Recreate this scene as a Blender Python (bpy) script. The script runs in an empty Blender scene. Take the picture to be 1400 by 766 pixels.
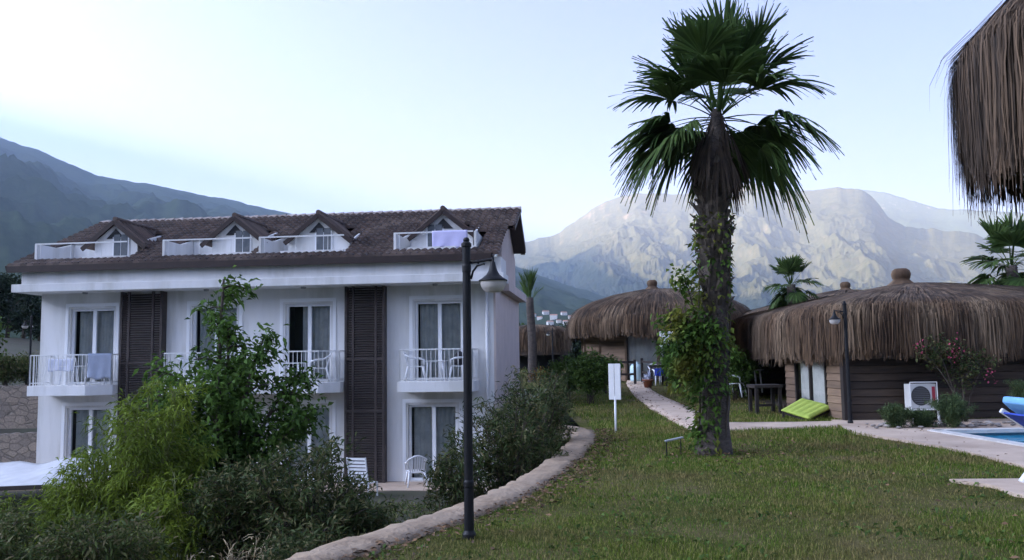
import bpy, math, random
import numpy as np
from mathutils import Vector, Matrix
R = math.radians
random.seed(7)
rng = np.random.default_rng(11)
S = bpy.context.scene
COL = S.collection
PI = math.pi

# ------------------------------------------------------------------ camera
PITCH, ROLL, EYE, FPX = R(5.2), 0.0148, 1.6, 1150.0
cam = bpy.data.cameras.new('camera')
cam.sensor_width = 36.0
cam.lens = FPX / 1400 * 36.0
cam.clip_start = 0.1
cam.clip_end = 30000
co = bpy.data.objects.new('camera', cam)
COL.objects.link(co)
cF = Vector((0, math.cos(PITCH), math.sin(PITCH)))
r0, u0 = Vector((1, 0, 0)), Vector((0, -math.sin(PITCH), math.cos(PITCH)))
cR = r0 * math.cos(ROLL) - u0 * math.sin(ROLL)
cU = r0 * math.sin(ROLL) + u0 * math.cos(ROLL)
m = Matrix((cR, cU, -cF)).transposed().to_4x4()
m.translation = (0, 0, EYE)
co.matrix_world = m
S.camera = co

# ------------------------------------------------------------------ sky, sun, exposure
SUN_AZ, SUN_EL = R(-97), R(14)          # azimuth from +Y towards +X
W = bpy.data.worlds.new('World')
S.world = W
W.use_nodes = True
nt = W.node_tree
sky = nt.nodes.new('ShaderNodeTexSky')
sky.sky_type = 'NISHITA'
sky.sun_disc = False
sky.sun_elevation = SUN_EL
sky.sun_rotation = SUN_AZ
sky.altitude = 200
sky.air_density = 0.22
sky.dust_density = 10.0
sky.ozone_density = 4.8
bg = nt.nodes['Background']
tint = nt.nodes.new('ShaderNodeMix')          # evening air: a trace less green and blue
tint.data_type = 'RGBA'
tint.blend_type = 'MULTIPLY'
tint.inputs[0].default_value = 1
tint.inputs[7].default_value = (1.0, .972, .96, 1)
nt.links.new(sky.outputs[0], tint.inputs[6])
nt.links.new(tint.outputs[2], bg.inputs[0])
bg.inputs[1].default_value = 0.15
sl = bpy.data.lights.new('sun', 'SUN')
sl.energy = 5.0
sl.angle = R(0.6)
sl.color = (1.0, 0.7, 0.44)
so = bpy.data.objects.new('sun', sl)
COL.objects.link(so)
sd = Vector((math.sin(SUN_AZ) * math.cos(SUN_EL), math.cos(SUN_AZ) * math.cos(SUN_EL), math.sin(SUN_EL)))
so.rotation_euler = sd.to_track_quat('Z', 'Y').to_euler()
S.view_settings.view_transform = 'Standard'
S.view_settings.look = 'None'
S.view_settings.gamma = 1
S.view_settings.use_curve_mapping = False
S.view_settings.exposure = 2.72
S.cycles.use_denoising = True
S.cycles.max_bounces = 6
S.cycles.use_light_tree = False
S.cycles.volume_bounces = 1
S.cycles.transparent_max_bounces = 12

# ------------------------------------------------------------------ helpers
def at(px, py, Y):
    """world point seen at a pixel of the 1400x766 photograph, Y metres ahead"""
    d = cF + cR * ((px - 700) / FPX) + cU * ((383 - py) / FPX)
    return Vector((0, 0, EYE)) + d * (Y / d.y)

def tag(o, label=None, cat=None, group=None, kind=None):
    if label: o['label'] = label
    if cat: o['category'] = cat
    if group: o['group'] = group
    if kind: o['kind'] = kind
    return o

def empty(name, loc=(0, 0, 0), rz=0, label=None, cat=None, group=None):
    o = bpy.data.objects.new(name, None)
    o.location = loc
    o.rotation_euler = (0, 0, rz)
    o.empty_display_size = 0.1
    COL.objects.link(o)
    return tag(o, label, cat, group)

def kids(o): return [c for c in COL.objects if c.parent == o]

def dup(o, loc, rz=0, label=None, parent=None, scale=None):
    c = o.copy()
    COL.objects.link(c)
    if parent is None:
        c.location = loc
        c.rotation_euler = (o.rotation_euler[0], o.rotation_euler[1], rz)
        if scale: c.scale = (scale,) * 3
    else:
        c.parent = parent
    if label: c['label'] = label
    for ch in kids(o): dup(ch, None, parent=c)
    return c

def npmesh(name, V, F, mat, parent=None, smooth=False, mi=None):
    V = np.asarray(V, dtype=np.float32)
    F = np.asarray(F, dtype=np.int32)
    k = F.shape[1]
    me = bpy.data.meshes.new(name)
    me.vertices.add(len(V))
    me.vertices.foreach_set('co', V.ravel())
    me.loops.add(F.size)
    me.loops.foreach_set('vertex_index', F.ravel())
    me.polygons.add(len(F))
    me.polygons.foreach_set('loop_start', np.arange(0, F.size, k, dtype=np.int32))
    try: me.polygons.foreach_set('loop_total', np.full(len(F), k, dtype=np.int32))
    except Exception: pass
    if smooth: me.polygons.foreach_set('use_smooth', np.ones(len(F), dtype=bool))
    for mm in (mat if isinstance(mat, (list, tuple)) else [mat]): me.materials.append(mm)
    if mi is not None: me.polygons.foreach_set('material_index', np.asarray(mi, dtype=np.int32))
    me.update(calc_edges=True)
    me.validate()
    o = bpy.data.objects.new(name, me)
    COL.objects.link(o)
    if parent: o.parent = parent
    return o

class MB:
    def __init__(s): s.v, s.f, s.mi = [], [], []
    def add(s, vs, fs, m=0):
        b = len(s.v)
        s.v += [tuple(v) for v in vs]
        s.f += [[i + b for i in f] for f in fs]
        s.mi += [m] * len(fs)
        return s
    def quad(s, a, b, c, d, m=0): return s.add([a, b, c, d], [[0, 1, 2, 3]], m)
    def box(s, x0, x1, y0, y1, z0, z1, m=0):
        return s.add([(x, y, z) for z in (z0, z1) for y in (y0, y1) for x in (x0, x1)],
                     [[0, 2, 3, 1], [4, 5, 7, 6], [0, 1, 5, 4], [2, 6, 7, 3], [0, 4, 6, 2], [1, 3, 7, 5]], m)
    def bar(s, a, b, w, h=None, m=0, up=(0, 0, 1)):
        a, b = Vector(a), Vector(b)
        h = h or w
        d = (b - a).normalized()
        u = Vector(up)
        if abs(d.dot(u)) > .98: u = Vector((0, 1, 0))
        x = d.cross(u).normalized() * w / 2
        y = d.cross(x).normalized() * h / 2
        vs = [p + i * x + j * y for p in (a, b) for i, j in ((-1, -1), (1, -1), (1, 1), (-1, 1))]
        return s.add(vs, [[0, 1, 2, 3], [7, 6, 5, 4], [0, 4, 5, 1], [1, 5, 6, 2], [2, 6, 7, 3], [3, 7, 4, 0]], m)
    def tube(s, pts, rad, n=8, m=0):
        pts = [Vector([float(q) for q in p]) for p in pts]
        if not isinstance(rad, (list, tuple)): rad = [rad] * len(pts)
        rad = [float(q) for q in rad]
        vs = []
        for i, p in enumerate(pts):
            d = (pts[min(i + 1, len(pts) - 1)] - pts[max(i - 1, 0)])
            if d.length < 1e-6: d = Vector((0, 0, 1))
            d.normalize()
            u = Vector((1, 0, 0)) if abs(d.x) < .9 else Vector((0, 1, 0))
            x = d.cross(u).normalized()
            y = d.cross(x).normalized()
            vs += [p + rad[i] * (x * math.cos(2 * PI * k / n) + y * math.sin(2 * PI * k / n)) for k in range(n)]
        fs = [[i * n + k, i * n + (k + 1) % n, (i + 1) * n + (k + 1) % n, (i + 1) * n + k] for i in range(len(pts) - 1) for k in range(n)]
        fs += [list(range(n))[::-1], [(len(pts) - 1) * n + k for k in range(n)]]
        return s.add(vs, fs, m)
    def lathe(s, prof, c=(0, 0, 0), n=20, m=0):
        vs = [(c[0] + r * math.cos(2 * PI * k / n), c[1] + r * math.sin(2 * PI * k / n), c[2] + z) for r, z in prof for k in range(n)]
        fs = [[i * n + k, i * n + (k + 1) % n, (i + 1) * n + (k + 1) % n, (i + 1) * n + k] for i in range(len(prof) - 1) for k in range(n)]
        return s.add(vs, fs, m)
    def prism(s, poly, d, m=0):
        """poly: 3-D points in a plane; d: extrusion vector"""
        n = len(poly)
        d = Vector(d)
        vs = [Vector(p) for p in poly] + [Vector(p) + d for p in poly]
        fs = [list(range(n))[::-1], list(range(n, 2 * n))] + [[i, (i + 1) % n, n + (i + 1) % n, n + i] for i in range(n)]
        return s.add(vs, fs, m)
    def build(s, name, mat, parent=None, smooth=False, bevel=0):
        me = bpy.data.meshes.new(name)
        me.from_pydata(s.v, [], s.f)
        for mm in (mat if isinstance(mat, (list, tuple)) else [mat]): me.materials.append(mm)
        me.polygons.foreach_set('material_index', s.mi)
        if smooth: me.polygons.foreach_set('use_smooth', [True] * len(s.f))
        me.update()
        o = bpy.data.objects.new(name, me)
        COL.objects.link(o)
        if parent: o.parent = parent
        if bevel:
            b = o.modifiers.new('bevel', 'BEVEL')
            b.width = bevel
            b.segments = 2
            b.limit_method = 'ANGLE'
        return o

# ---- noise in numpy
def _h(ix, iy, seed):
    n = (ix.astype(np.int64) * 374761393 + iy.astype(np.int64) * 668265263 + seed * 974711) & 0x7fffffff
    n = ((n ^ (n >> 13)) * 1274126177) & 0x7fffffff
    return ((n ^ (n >> 16)) & 0xffff) / 65535.0
def vnoise(x, y, seed=0):
    x, y = np.asarray(x, float), np.asarray(y, float)
    ix, iy = np.floor(x).astype(np.int64), np.floor(y).astype(np.int64)
    fx, fy = x - ix, y - iy
    fx, fy = fx * fx * fx * (fx * (fx * 6 - 15) + 10), fy * fy * fy * (fy * (fy * 6 - 15) + 10)
    a, b, c, d = _h(ix, iy, seed), _h(ix + 1, iy, seed), _h(ix, iy + 1, seed), _h(ix + 1, iy + 1, seed)
    return (a + (b - a) * fx) * (1 - fy) + (c + (d - c) * fx) * fy
def fbm(x, y, o=5, seed=0, ridged=False):
    t, a, s = 0, .5, 0
    for i in range(o):
        n = vnoise(x * 2 ** i, y * 2 ** i, seed + i * 17)
        if ridged: n = 1 - abs(2 * n - 1)
        t = t + a * n
        s += a
        a *= .5
    return t / s

# ------------------------------------------------------------------ materials
def mat(name, col, rough=.7, col2=None, scale=4, bump=0, bscale=40, island=0, transl=0, stretch=(1, 1, 1), metal=0, spec=.4,
        detail=5, lo=.35, hi=.65, col3=None, scale3=.6, bdist=.02, icol=None):
    mt = bpy.data.materials.new(name)
    mt.use_nodes = True
    t = mt.node_tree
    N, L = t.nodes, t.links
    p = N['Principled BSDF']
    p.inputs['Base Color'].default_value = (*col, 1)
    p.inputs['Roughness'].default_value = rough
    p.inputs['Metallic'].default_value = metal
    p.inputs['Specular IOR Level'].default_value = spec
    tc = N.new('ShaderNodeTexCoord')
    mp = N.new('ShaderNodeMapping')
    mp.inputs['Scale'].default_value = stretch
    L.new(tc.outputs['Object'], mp.inputs[0])
    def mixc(fac, a, b, blend='MIX'):
        x = N.new('ShaderNodeMix')
        x.data_type = 'RGBA'
        x.blend_type = blend
        if isinstance(fac, float): x.inputs[0].default_value = fac
        else: L.new(fac, x.inputs[0])
        for i, c in ((6, a), (7, b)):
            if isinstance(c, tuple): x.inputs[i].default_value = (*c, 1)
            else: L.new(c, x.inputs[i])
        return x.outputs[2]
    def noise(sc, lo, hi, det=detail):
        n = N.new('ShaderNodeTexNoise')
        n.inputs['Scale'].default_value = sc
        n.inputs['Detail'].default_value = det
        n.inputs['Roughness'].default_value = .6
        L.new(mp.outputs[0], n.inputs[0])
        r = N.new('ShaderNodeMapRange')
        r.inputs[1].default_value, r.inputs[2].default_value = lo, hi
        L.new(n.outputs[0], r.inputs[0])
        return r.outputs[0]
    c = tuple(col)
    if col2: c = mixc(noise(scale, lo, hi), c, tuple(col2))
    if col3: c = mixc(noise(scale3, .48, .62), c, tuple(col3))
    if island:
        g = N.new('ShaderNodeNewGeometry')
        if icol:
            r = N.new('ShaderNodeMapRange')
            r.inputs[1].default_value, r.inputs[2].default_value = 1 - island, 1.0
            L.new(g.outputs['Random Per Island'], r.inputs[0])
            c = mixc(r.outputs[0], c, tuple(icol))
        h = N.new('ShaderNodeHueSaturation')
        r = N.new('ShaderNodeMapRange')
        r.inputs[3].default_value, r.inputs[4].default_value = 1 - min(island, .6), 1 + min(island, .6)
        L.new(g.outputs['Random Per Island'], r.inputs[0])
        L.new(r.outputs[0], h.inputs['Value'])
        if isinstance(c, tuple): h.inputs['Color'].default_value = (*c, 1)
        else: L.new(c, h.inputs['Color'])
        c = h.outputs[0]
    if not isinstance(c, tuple): L.new(c, p.inputs['Base Color'])
    if bump:
        n = N.new('ShaderNodeTexNoise')
        n.inputs['Scale'].default_value = bscale
        n.inputs['Detail'].default_value = 5
        L.new(mp.outputs[0], n.inputs[0])
        b = N.new('ShaderNodeBump')
        b.inputs['Strength'].default_value = bump
        b.inputs['Distance'].default_value = bdist
        L.new(n.outputs[0], b.inputs['Height'])
        L.new(b.outputs[0], p.inputs['Normal'])
    if transl:
        tr = N.new('ShaderNodeBsdfTranslucent')
        if isinstance(c, tuple): tr.inputs[0].default_value = (*c, 1)
        else: L.new(c, tr.inputs[0])
        mx = N.new('ShaderNodeMixShader')
        mx.inputs[0].default_value = transl
        L.new(p.outputs[0], mx.inputs[1])
        L.new(tr.outputs[0], mx.inputs[2])
        L.new(mx.outputs[0], N['Material Output'].inputs[0])
    return mt

def glass_mat(name, tint=(.9, .93, .94), refl=.1):
    mt = bpy.data.materials.new(name)
    mt.use_nodes = True
    N, L = mt.node_tree.nodes, mt.node_tree.links
    N.remove(N['Principled BSDF'])
    tr = N.new('ShaderNodeBsdfTransparent')
    tr.inputs[0].default_value = (*tint, 1)
    gl = N.new('ShaderNodeBsdfGlossy')
    gl.inputs['Roughness'].default_value = .03
    fr = N.new('ShaderNodeFresnel')
    fr.inputs[0].default_value = 1.5
    mx = N.new('ShaderNodeMixShader')
    L.new(fr.outputs[0], mx.inputs[0])
    L.new(tr.outputs[0], mx.inputs[1])
    L.new(gl.outputs[0], mx.inputs[2])
    L.new(mx.outputs[0], N['Material Output'].inputs[0])
    return mt

def stone_mat(name, c1, c2, mortar, scale=3.0, stretch=(1, 1, 1.6), bd=.05):
    mt = mat(name, c1, .9)
    N, L = mt.node_tree.nodes, mt.node_tree.links
    p = N['Principled BSDF']
    mp = [n for n in N if n.type == 'MAPPING'][0]
    mp.inputs['Scale'].default_value = stretch
    def vor(feat):
        v = N.new('ShaderNodeTexVoronoi')
        v.feature = feat
        v.inputs['Scale'].default_value = scale
        L.new(mp.outputs[0], v.inputs[0])
        return v
    v1, v2 = vor('F1'), vor('DISTANCE_TO_EDGE')
    n = N.new('ShaderNodeTexNoise')
    n.inputs['Scale'].default_value = 14
    n.inputs['Detail'].default_value = 6
    L.new(mp.outputs[0], n.inputs[0])
    a = N.new('ShaderNodeMix'); a.data_type = 'RGBA'
    s = N.new('ShaderNodeSeparateColor')
    L.new(v1.outputs['Color'], s.inputs[0])
    L.new(s.outputs[0], a.inputs[0])
    a.inputs[6].default_value, a.inputs[7].default_value = (*c1, 1), (*c2, 1)
    b = N.new('ShaderNodeMix'); b.data_type = 'RGBA'; b.blend_type = 'MULTIPLY'
    b.inputs[0].default_value = .7
    r = N.new('ShaderNodeMapRange')
    r.inputs[1].default_value, r.inputs[2].default_value, r.inputs[3].default_value, r.inputs[4].default_value = .3, .7, .45, 1.2
    L.new(n.outputs[0], r.inputs[0])
    L.new(a.outputs[2], b.inputs[6]); L.new(r.outputs[0], b.inputs[7])
    e = N.new('ShaderNodeMapRange')
    e.inputs[1].default_value, e.inputs[2].default_value = .01, .05
    L.new(v2.outputs[0], e.inputs[0])
    c = N.new('ShaderNodeMix'); c.data_type = 'RGBA'
    L.new(e.outputs[0], c.inputs[0])
    c.inputs[6].default_value = (*mortar, 1)
    L.new(b.outputs[2], c.inputs[7])
    L.new(c.outputs[2], p.inputs['Base Color'])
    bu = N.new('ShaderNodeBump')
    bu.inputs['Strength'].default_value = .8
    bu.inputs['Distance'].default_value = bd
    L.new(e.outputs[0], bu.inputs['Height'])
    L.new(bu.outputs[0], p.inputs['Normal'])
    return mt

M = dict(
    white=mat('white_render', (.73, .725, .715), .85, (.63, .63, .61), 1.6, bump=.2, bscale=60, col3=(.58, .575, .545), scale3=1.1, stretch=(1.3, 1.3, .22), lo=.4, hi=.75),
    whitepaint=mat('white_paint', (.8, .8, .8), .45, (.72, .72, .71), 3),
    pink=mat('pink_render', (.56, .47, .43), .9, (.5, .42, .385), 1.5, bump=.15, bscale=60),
    soffit=mat('soffit_render', (.74, .74, .74), .9, (.68, .68, .67), 2),
    darkwood=mat('dark_brown_wood', (.02, .011, .0095), .6, (.03, .016, .013), 6, bump=.2, bscale=30, stretch=(1, 1, 1)),
    louvre=mat('louvre_wood', (.036, .028, .026), .65, (.06, .046, .04), 5, bump=.2, bscale=40, stretch=(.4, 1, 3)),
    tile=mat('roof_tile', (.082, .054, .042), .75, (.052, .034, .028), 2.0, bump=.2, bscale=60, island=.4, col3=(.10, .072, .058), scale3=.6),
    ridge=mat('ridge_tile', (.36, .32, .3), .8, (.22, .17, .15), 5, island=.2),
    frame=mat('white_window_frame', (.8, .81, .82), .35),
    curtain=mat('grey_curtain', (.62, .62, .58), .9, (.44, .45, .44), 3),
    curtain2=mat('white_curtain', (.62, .6, .55), .9, (.52, .5, .46), 3),
    darkpane=mat('dark_window_pane', (.10, .115, .13), .15, (.16, .17, .18), 5, spec=.6),
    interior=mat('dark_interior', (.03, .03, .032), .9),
    glass=glass_mat('window_glass'),
    rail=mat('white_railing_paint', (.75, .75, .74), .4, (.66, .66, .64), 8),
    plastic=mat('white_plastic', (.8, .81, .83), .35, (.72, .73, .74), 4),
    towel=mat('white_towel', (.72, .74, .82), .95, (.62, .64, .74), 6, bump=.3, bscale=90),
    canvas=mat('white_canvas', (.52, .53, .55), .9, (.44, .45, .46), 2.5, bump=.3, bscale=12),
    lilac=mat('lilac_sheet', (.62, .6, .86), .9, (.56, .54, .8), 4, bump=.2, bscale=30),
    bluetowel=mat('pale_blue_towel', (.56, .61, .72), .95, (.5, .55, .66), 6, bump=.3, bscale=60),
    black=mat('black_metal', (.006, .0065, .008), .5, (.01, .01, .011), 10, spec=.25),
    lampglass=mat('frosted_lamp_glass', (.55, .52, .48), .3, (.45, .42, .4), 4),
    grey=mat('grey_metal', (.3, .31, .32), .4, metal=.5),
    thatch=mat('reed_thatch', (.115, .07, .039), .95, (.045, .027, .016), 2.2, island=.6, col3=(.165, .113, .07), scale3=.9, stretch=(1, 1, .35)),
    thatchdark=mat('thatch_under_layer', (.085, .062, .045), 1.0, (.05, .037, .028), 8, bump=.6, bscale=25, stretch=(1, 1, .2)),
    parathatch=mat('parasol_reed', (.115, .073, .043), .9, (.03, .02, .013), 2, island=.6, stretch=(3, 3, .4)),
    siding=mat('timber_siding', (.055, .038, .026), .75, (.03, .021, .015), 3, bump=.4, bscale=20, stretch=(.5, .5, 6), island=.5),
    sidinglight=mat('pale_timber_siding', (.2, .13, .082), .75, (.13, .085, .055), 3, bump=.3, bscale=20, stretch=(.3, .3, 5), island=.25),
    post=mat('dark_timber_post', (.018, .013, .011), .7, (.03, .022, .018), 5, bump=.3, stretch=(4, 4, .5)),
    conc=mat('path_concrete', (.54, .42, .32), .9, (.45, .345, .265), 1.6, bump=.25, bscale=60, col3=(.40, .30, .225), scale3=.7),
    coping=mat('pool_coping', (.6, .58, .55), .8, (.5, .48, .45), 3, bump=.2),
    lawn=mat('lawn_soil', (.055, .068, .014), .95, (.085, .075, .027), 1.1, bump=.8, bscale=40, col3=(.12, .10, .045), scale3=.55, bdist=.04, spec=.05),
    soil=mat('garden_soil', (.06, .05, .035), .95, (.045, .05, .025), 1.0, bump=.6, bscale=20),
    land=mat('valley_land', (.07, .075, .04), 1.0, (.045, .06, .03), .02),
    stone=stone_mat('retaining_stone', (.36, .29, .23), (.24, .2, .17), (.2, .17, .14), 2.6),
    kerbstone=mat('rough_wall_coping', (.36, .275, .195), .95, (.23, .17, .12), 5.0, bump=.9, bscale=16, bdist=.03, col3=(.29, .225, .165), scale3=1.6, spec=.1),
    grass=mat('grass_blades', (.078, .16, .016), .7, (.14, .185, .026), .8, island=.45, transl=.3, col3=(.17, .145, .055), scale3=.5, icol=(.24, .19, .08), spec=.05),
    palm=mat('palm_leaf', (.045, .085, .024), .6, (.07, .11, .03), 2, island=.4, transl=.25, spec=.12),
    palmyoung=mat('young_palm_leaf', (.085, .14, .035), .5, (.06, .10, .03), 2, island=.3, transl=.25, spec=.1),
    palmdead=mat('dead_palm_leaf', (.06, .042, .028), .9, (.034, .025, .018), 3, island=.5),
    trunk=mat('palm_trunk', (.10, .08, .065), .95, (.055, .045, .04), 5, bump=.9, bscale=18, stretch=(1, 1, 2.5), bdist=.05),
    boot=mat('old_leaf_base', (.13, .105, .08), .95, (.06, .05, .042), 6, island=.4),
    bark=mat('brown_bark', (.075, .058, .045), .95, (.05, .04, .03), 8, bump=.6, bscale=25),
    cane=mat('green_cane', (.16, .17, .05), .6, (.11, .13, .04), 5),
    dry=mat('dry_stalk', (.38, .31, .19), .9, (.28, .22, .13), 6),
    bamboo=mat('bamboo_leaf', (.18, .235, .03), .6, (.11, .16, .024), 1.6, island=.45, transl=.35, spec=.1),
    tree=mat('broad_leaf', (.10, .175, .032), .6, (.06, .115, .026), 1.6, island=.45, transl=.3, spec=.1),
    oleander=mat('oleander_leaf', (.068, .102, .03), .6, (.045, .07, .025), 2, island=.5, transl=.25, icol=(.10, .085, .04), spec=.1),
    shrub=mat('shrub_leaf', (.085, .14, .03), .55, (.06, .10, .025), 1.5, island=.45, transl=.3, spec=.1),
    weed=mat('weed_leaf', (.095, .13, .035), .6, (.06, .09, .03), 1.5, island=.5, transl=.25, icol=(.12, .1, .05), spec=.1),
    purple=mat('purple_leaf', (.06, .03, .035), .6, (.04, .03, .03), 2, island=.5, transl=.2, spec=.1),
    rosemary=mat('rosemary_leaf', (.085, .125, .05), .6, (.06, .09, .04), 2, island=.5, transl=.2, spec=.1),
    ivy=mat('ivy_leaf', (.08, .145, .024), .6, (.05, .1, .02), 2.2, island=.45, transl=.3, col3=(.16, .16, .03), scale3=1.4, spec=.1),
    orange=mat('rusty_groundcover', (.22, .12, .03), .7, (.14, .1, .03), 2, island=.4, transl=.2, spec=.1),
    pinkflower=mat('pink_blossom', (.55, .09, .18), .6, (.45, .06, .12), 3, island=.3, transl=.3),
    conifer=mat('dark_tree_leaf', (.026, .042, .022), .7, (.018, .03, .018), 1, island=.5, transl=.15, spec=.1),
    lime=mat('lime_cushion_fabric', (.40, .50, .09), .9, (.34, .44, .08), 4, bump=.15, bscale=80),
    lounge=mat('blue_sling', (.03, .07, .42), .7, (.025, .055, .34), 8),
    cushion=mat('pale_blue_cushion', (.2, .45, .78), .85, (.16, .38, .68), 6, bump=.2, bscale=50),
    red=mat('red_label', (.35, .03, .05), .5),
    blueplastic=mat('blue_plastic', (.03, .06, .4), .5),
    acwhite=mat('ac_housing', (.66, .66, .64), .45, (.58, .58, .56), 3),
    terracotta=mat('terracotta', (.32, .13, .07), .8, (.25, .1, .06), 5),
    housewall=mat('far_house_wall', (.6, .58, .55), .9),
    houseroof=mat('far_house_roof', (.4, .22, .16), .9),
    litter=mat('dry_leaf', (.16, .09, .045), .9, (.09, .055, .03), 5, island=.6),
    rock=mat('bed_pebbles', (.3, .27, .25), .9, (.2, .18, .16), 5, island=.4),
)

# ------------------------------------------------------------------ mountains
def mountain_mat(name, forest, forest2, rock, rock2, lo, hi, soil):
    mt = bpy.data.materials.new(name)
    mt.use_nodes = True
    N, L = mt.node_tree.nodes, mt.node_tree.links
    p = N['Principled BSDF']
    p.inputs['Roughness'].default_value = 1
    p.inputs['Specular IOR Level'].default_value = 0
    tc = N.new('ShaderNodeTexCoord')
    def noise(sc, det=8, rgh=.62):
        n = N.new('ShaderNodeTexNoise')
        n.inputs['Scale'].default_value = sc
        n.inputs['Detail'].default_value = det
        n.inputs['Roughness'].default_value = rgh
        L.new(tc.outputs['Object'], n.inputs[0])
        return n.outputs[0]
    def rng_(x, a, b):
        r = N.new('ShaderNodeMapRange')
        r.inputs[1].default_value, r.inputs[2].default_value = a, b
        L.new(x, r.inputs[0])
        return r.outputs[0]
    def mix(f, a, b):
        x = N.new('ShaderNodeMix'); x.data_type = 'RGBA'
        L.new(f, x.inputs[0])
        for i, c in ((6, a), (7, b)):
            if isinstance(c, tuple): x.inputs[i].default_value = (*c, 1)
            else: L.new(c, x.inputs[i])
        return x.outputs[2]
    fo = mix(rng_(noise(.03), .4, .6), forest, forest2)
    ro = mix(rng_(noise(.012), .4, .6), rock, rock2)
    ro = mix(rng_(noise(.004, 4), .6, .68), ro, soil)
    # rock where it is steep or high, broken by noise
    g = N.new('ShaderNodeNewGeometry')
    sx = N.new('ShaderNodeSeparateXYZ'); L.new(g.outputs['Normal'], sx.inputs[0])
    sp = N.new('ShaderNodeSeparateXYZ'); L.new(tc.outputs['Object'], sp.inputs[0])
    hh = N.new('ShaderNodeMath'); hh.operation = 'MULTIPLY_ADD'
    L.new(sp.outputs[2], hh.inputs[0]); hh.inputs[1].default_value = .00055; hh.inputs[2].default_value = 0
    st = N.new('ShaderNodeMath'); st.operation = 'MULTIPLY_ADD'
    L.new(sx.outputs[2], st.inputs[0]); st.inputs[1].default_value = -.6; L.new(hh.outputs[0], st.inputs[2])
    ad = N.new('ShaderNodeMath'); ad.operation = 'ADD'
    n2 = N.new('ShaderNodeMath'); n2.operation = 'MULTIPLY'; n2.inputs[1].default_value = 1.5
    L.new(noise(.011, 10, .72), n2.inputs[0])
    L.new(st.outputs[0], ad.inputs[0]); L.new(n2.outputs[0], ad.inputs[1])
    c = mix(rng_(ad.outputs[0], lo, hi), fo, ro)
    L.new(c, p.inputs['Base Color'])
    b = N.new('ShaderNodeBump')
    b.inputs['Strength'].default_value = .5
    b.inputs['Distance'].default_value = 12
    L.new(noise(.02, 8, .7), b.inputs['Height'])
    L.new(b.outputs[0], p.inputs['Normal'])
    return mt

def elev(px, py):
    d = cF + cR * ((px - 700) / FPX) + cU * ((383 - py) / FPX)
    return math.degrees(math.atan2(d.x, d.y)), math.degrees(math.atan2(d.z, math.hypot(d.x, d.y)))

def mountain(name, mt, sil, ridge_r, r_in, z_in, az0, az1, naz, nr, pw, amp, freq, seed, back=.5):
    """a range seen from the valley: crest elevation by azimuth, spurs and gullies running down from the crest"""
    A = np.linspace(az0, az1, naz)
    se = np.interp(A, [s[0] for s in sil], [s[1] for s in sil])
    rr = np.interp(A, [s[0] for s in ridge_r], [s[1] for s in ridge_r])
    k = np.ones(9) / 9
    rr = np.convolve(np.pad(rr, 40, 'edge'), np.hanning(81) / np.hanning(81).sum(), 'same')[40:-40]
    hw = np.hanning(max(5, int(1.1 / (A[1] - A[0])) | 1)); hw /= hw.sum()
    se = np.convolve(np.pad(se, 200, 'edge'), hw, 'same')[200:-200]
    zc = np.tan(np.radians(se)) * rr + EYE
    s = np.concatenate([np.linspace(0, 1, nr), np.linspace(1, 1 + back, nr // 6 + 1)[1:]])
    AA, SS = np.meshgrid(np.radians(A), s, indexing='ij')
    RR = r_in + (rr[:, None] - r_in) * SS
    Z0 = np.where(SS <= 1, np.abs(SS) ** pw, 1 - 1.3 * (SS - 1))
    X, Y = RR * np.sin(AA), RR * np.cos(AA)
    wob = fbm(X / 700, Y / 700, 4, seed + 90) - .5
    wob2 = fbm(X / 700, Y / 700, 4, seed + 190) - .5
    n1 = fbm(AA * freq * .5 + SS * 2.6 + wob * 1.6, SS * 3.0 - AA * 4 + wob2 * 1.6, 6, seed, True) - .62
    n2 = fbm(X / 300 + wob * 1.2, Y / 420 + wob2 * 1.2, 7, seed + 5, True) - .6
    n4 = fbm(X / 90, Y / 120, 4, seed + 8) - .5
    n3 = fbm(X / 1100 + wob2, Y / 1100 + wob, 5, seed + 50, True) - .6
    env = np.clip(SS * 2.2, 0, 1) * np.clip((1 - SS) * 3.0 + .04, .04, 1)
    env = np.where(SS > 1, .04, env)
    Z = z_in + (zc[:, None] - z_in) * Z0 + env * zc[:, None] * amp * (n1 * .7 + n2 * .75 + n3 * .8 + n4 * .35)
    V = np.stack([X, Y, Z], -1).reshape(-1, 3)
    Z = Z + (rr * .0016 * (fbm(A * 1.6, A * 0 + seed, 3, seed) - .5) * 2)[:, None] * np.clip(1 - np.abs(1 - SS) * 9, 0, 1)
    V = np.stack([X, Y, Z], -1).reshape(-1, 3)
    ns = len(s)
    i = (np.arange(naz - 1)[:, None] * ns + np.arange(ns - 1)[None]).ravel()
    F = np.stack([i, i + ns, i + ns + 1, i + 1], -1)
    return tag(npmesh(name, V, F, mt, smooth=True), kind='structure')

mm_left = mountain_mat('forested_slope', (.028, .042, .02), (.04, .055, .026), (.24, .225, .2), (.17, .16, .14), .98, 1.12, (.2, .16, .12))
mm_right = mountain_mat('rocky_slope', (.034, .04, .02), (.056, .058, .032), (.18, .138, .098), (.11, .088, .064), .82, 1.08, (.24, .13, .075))

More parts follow.
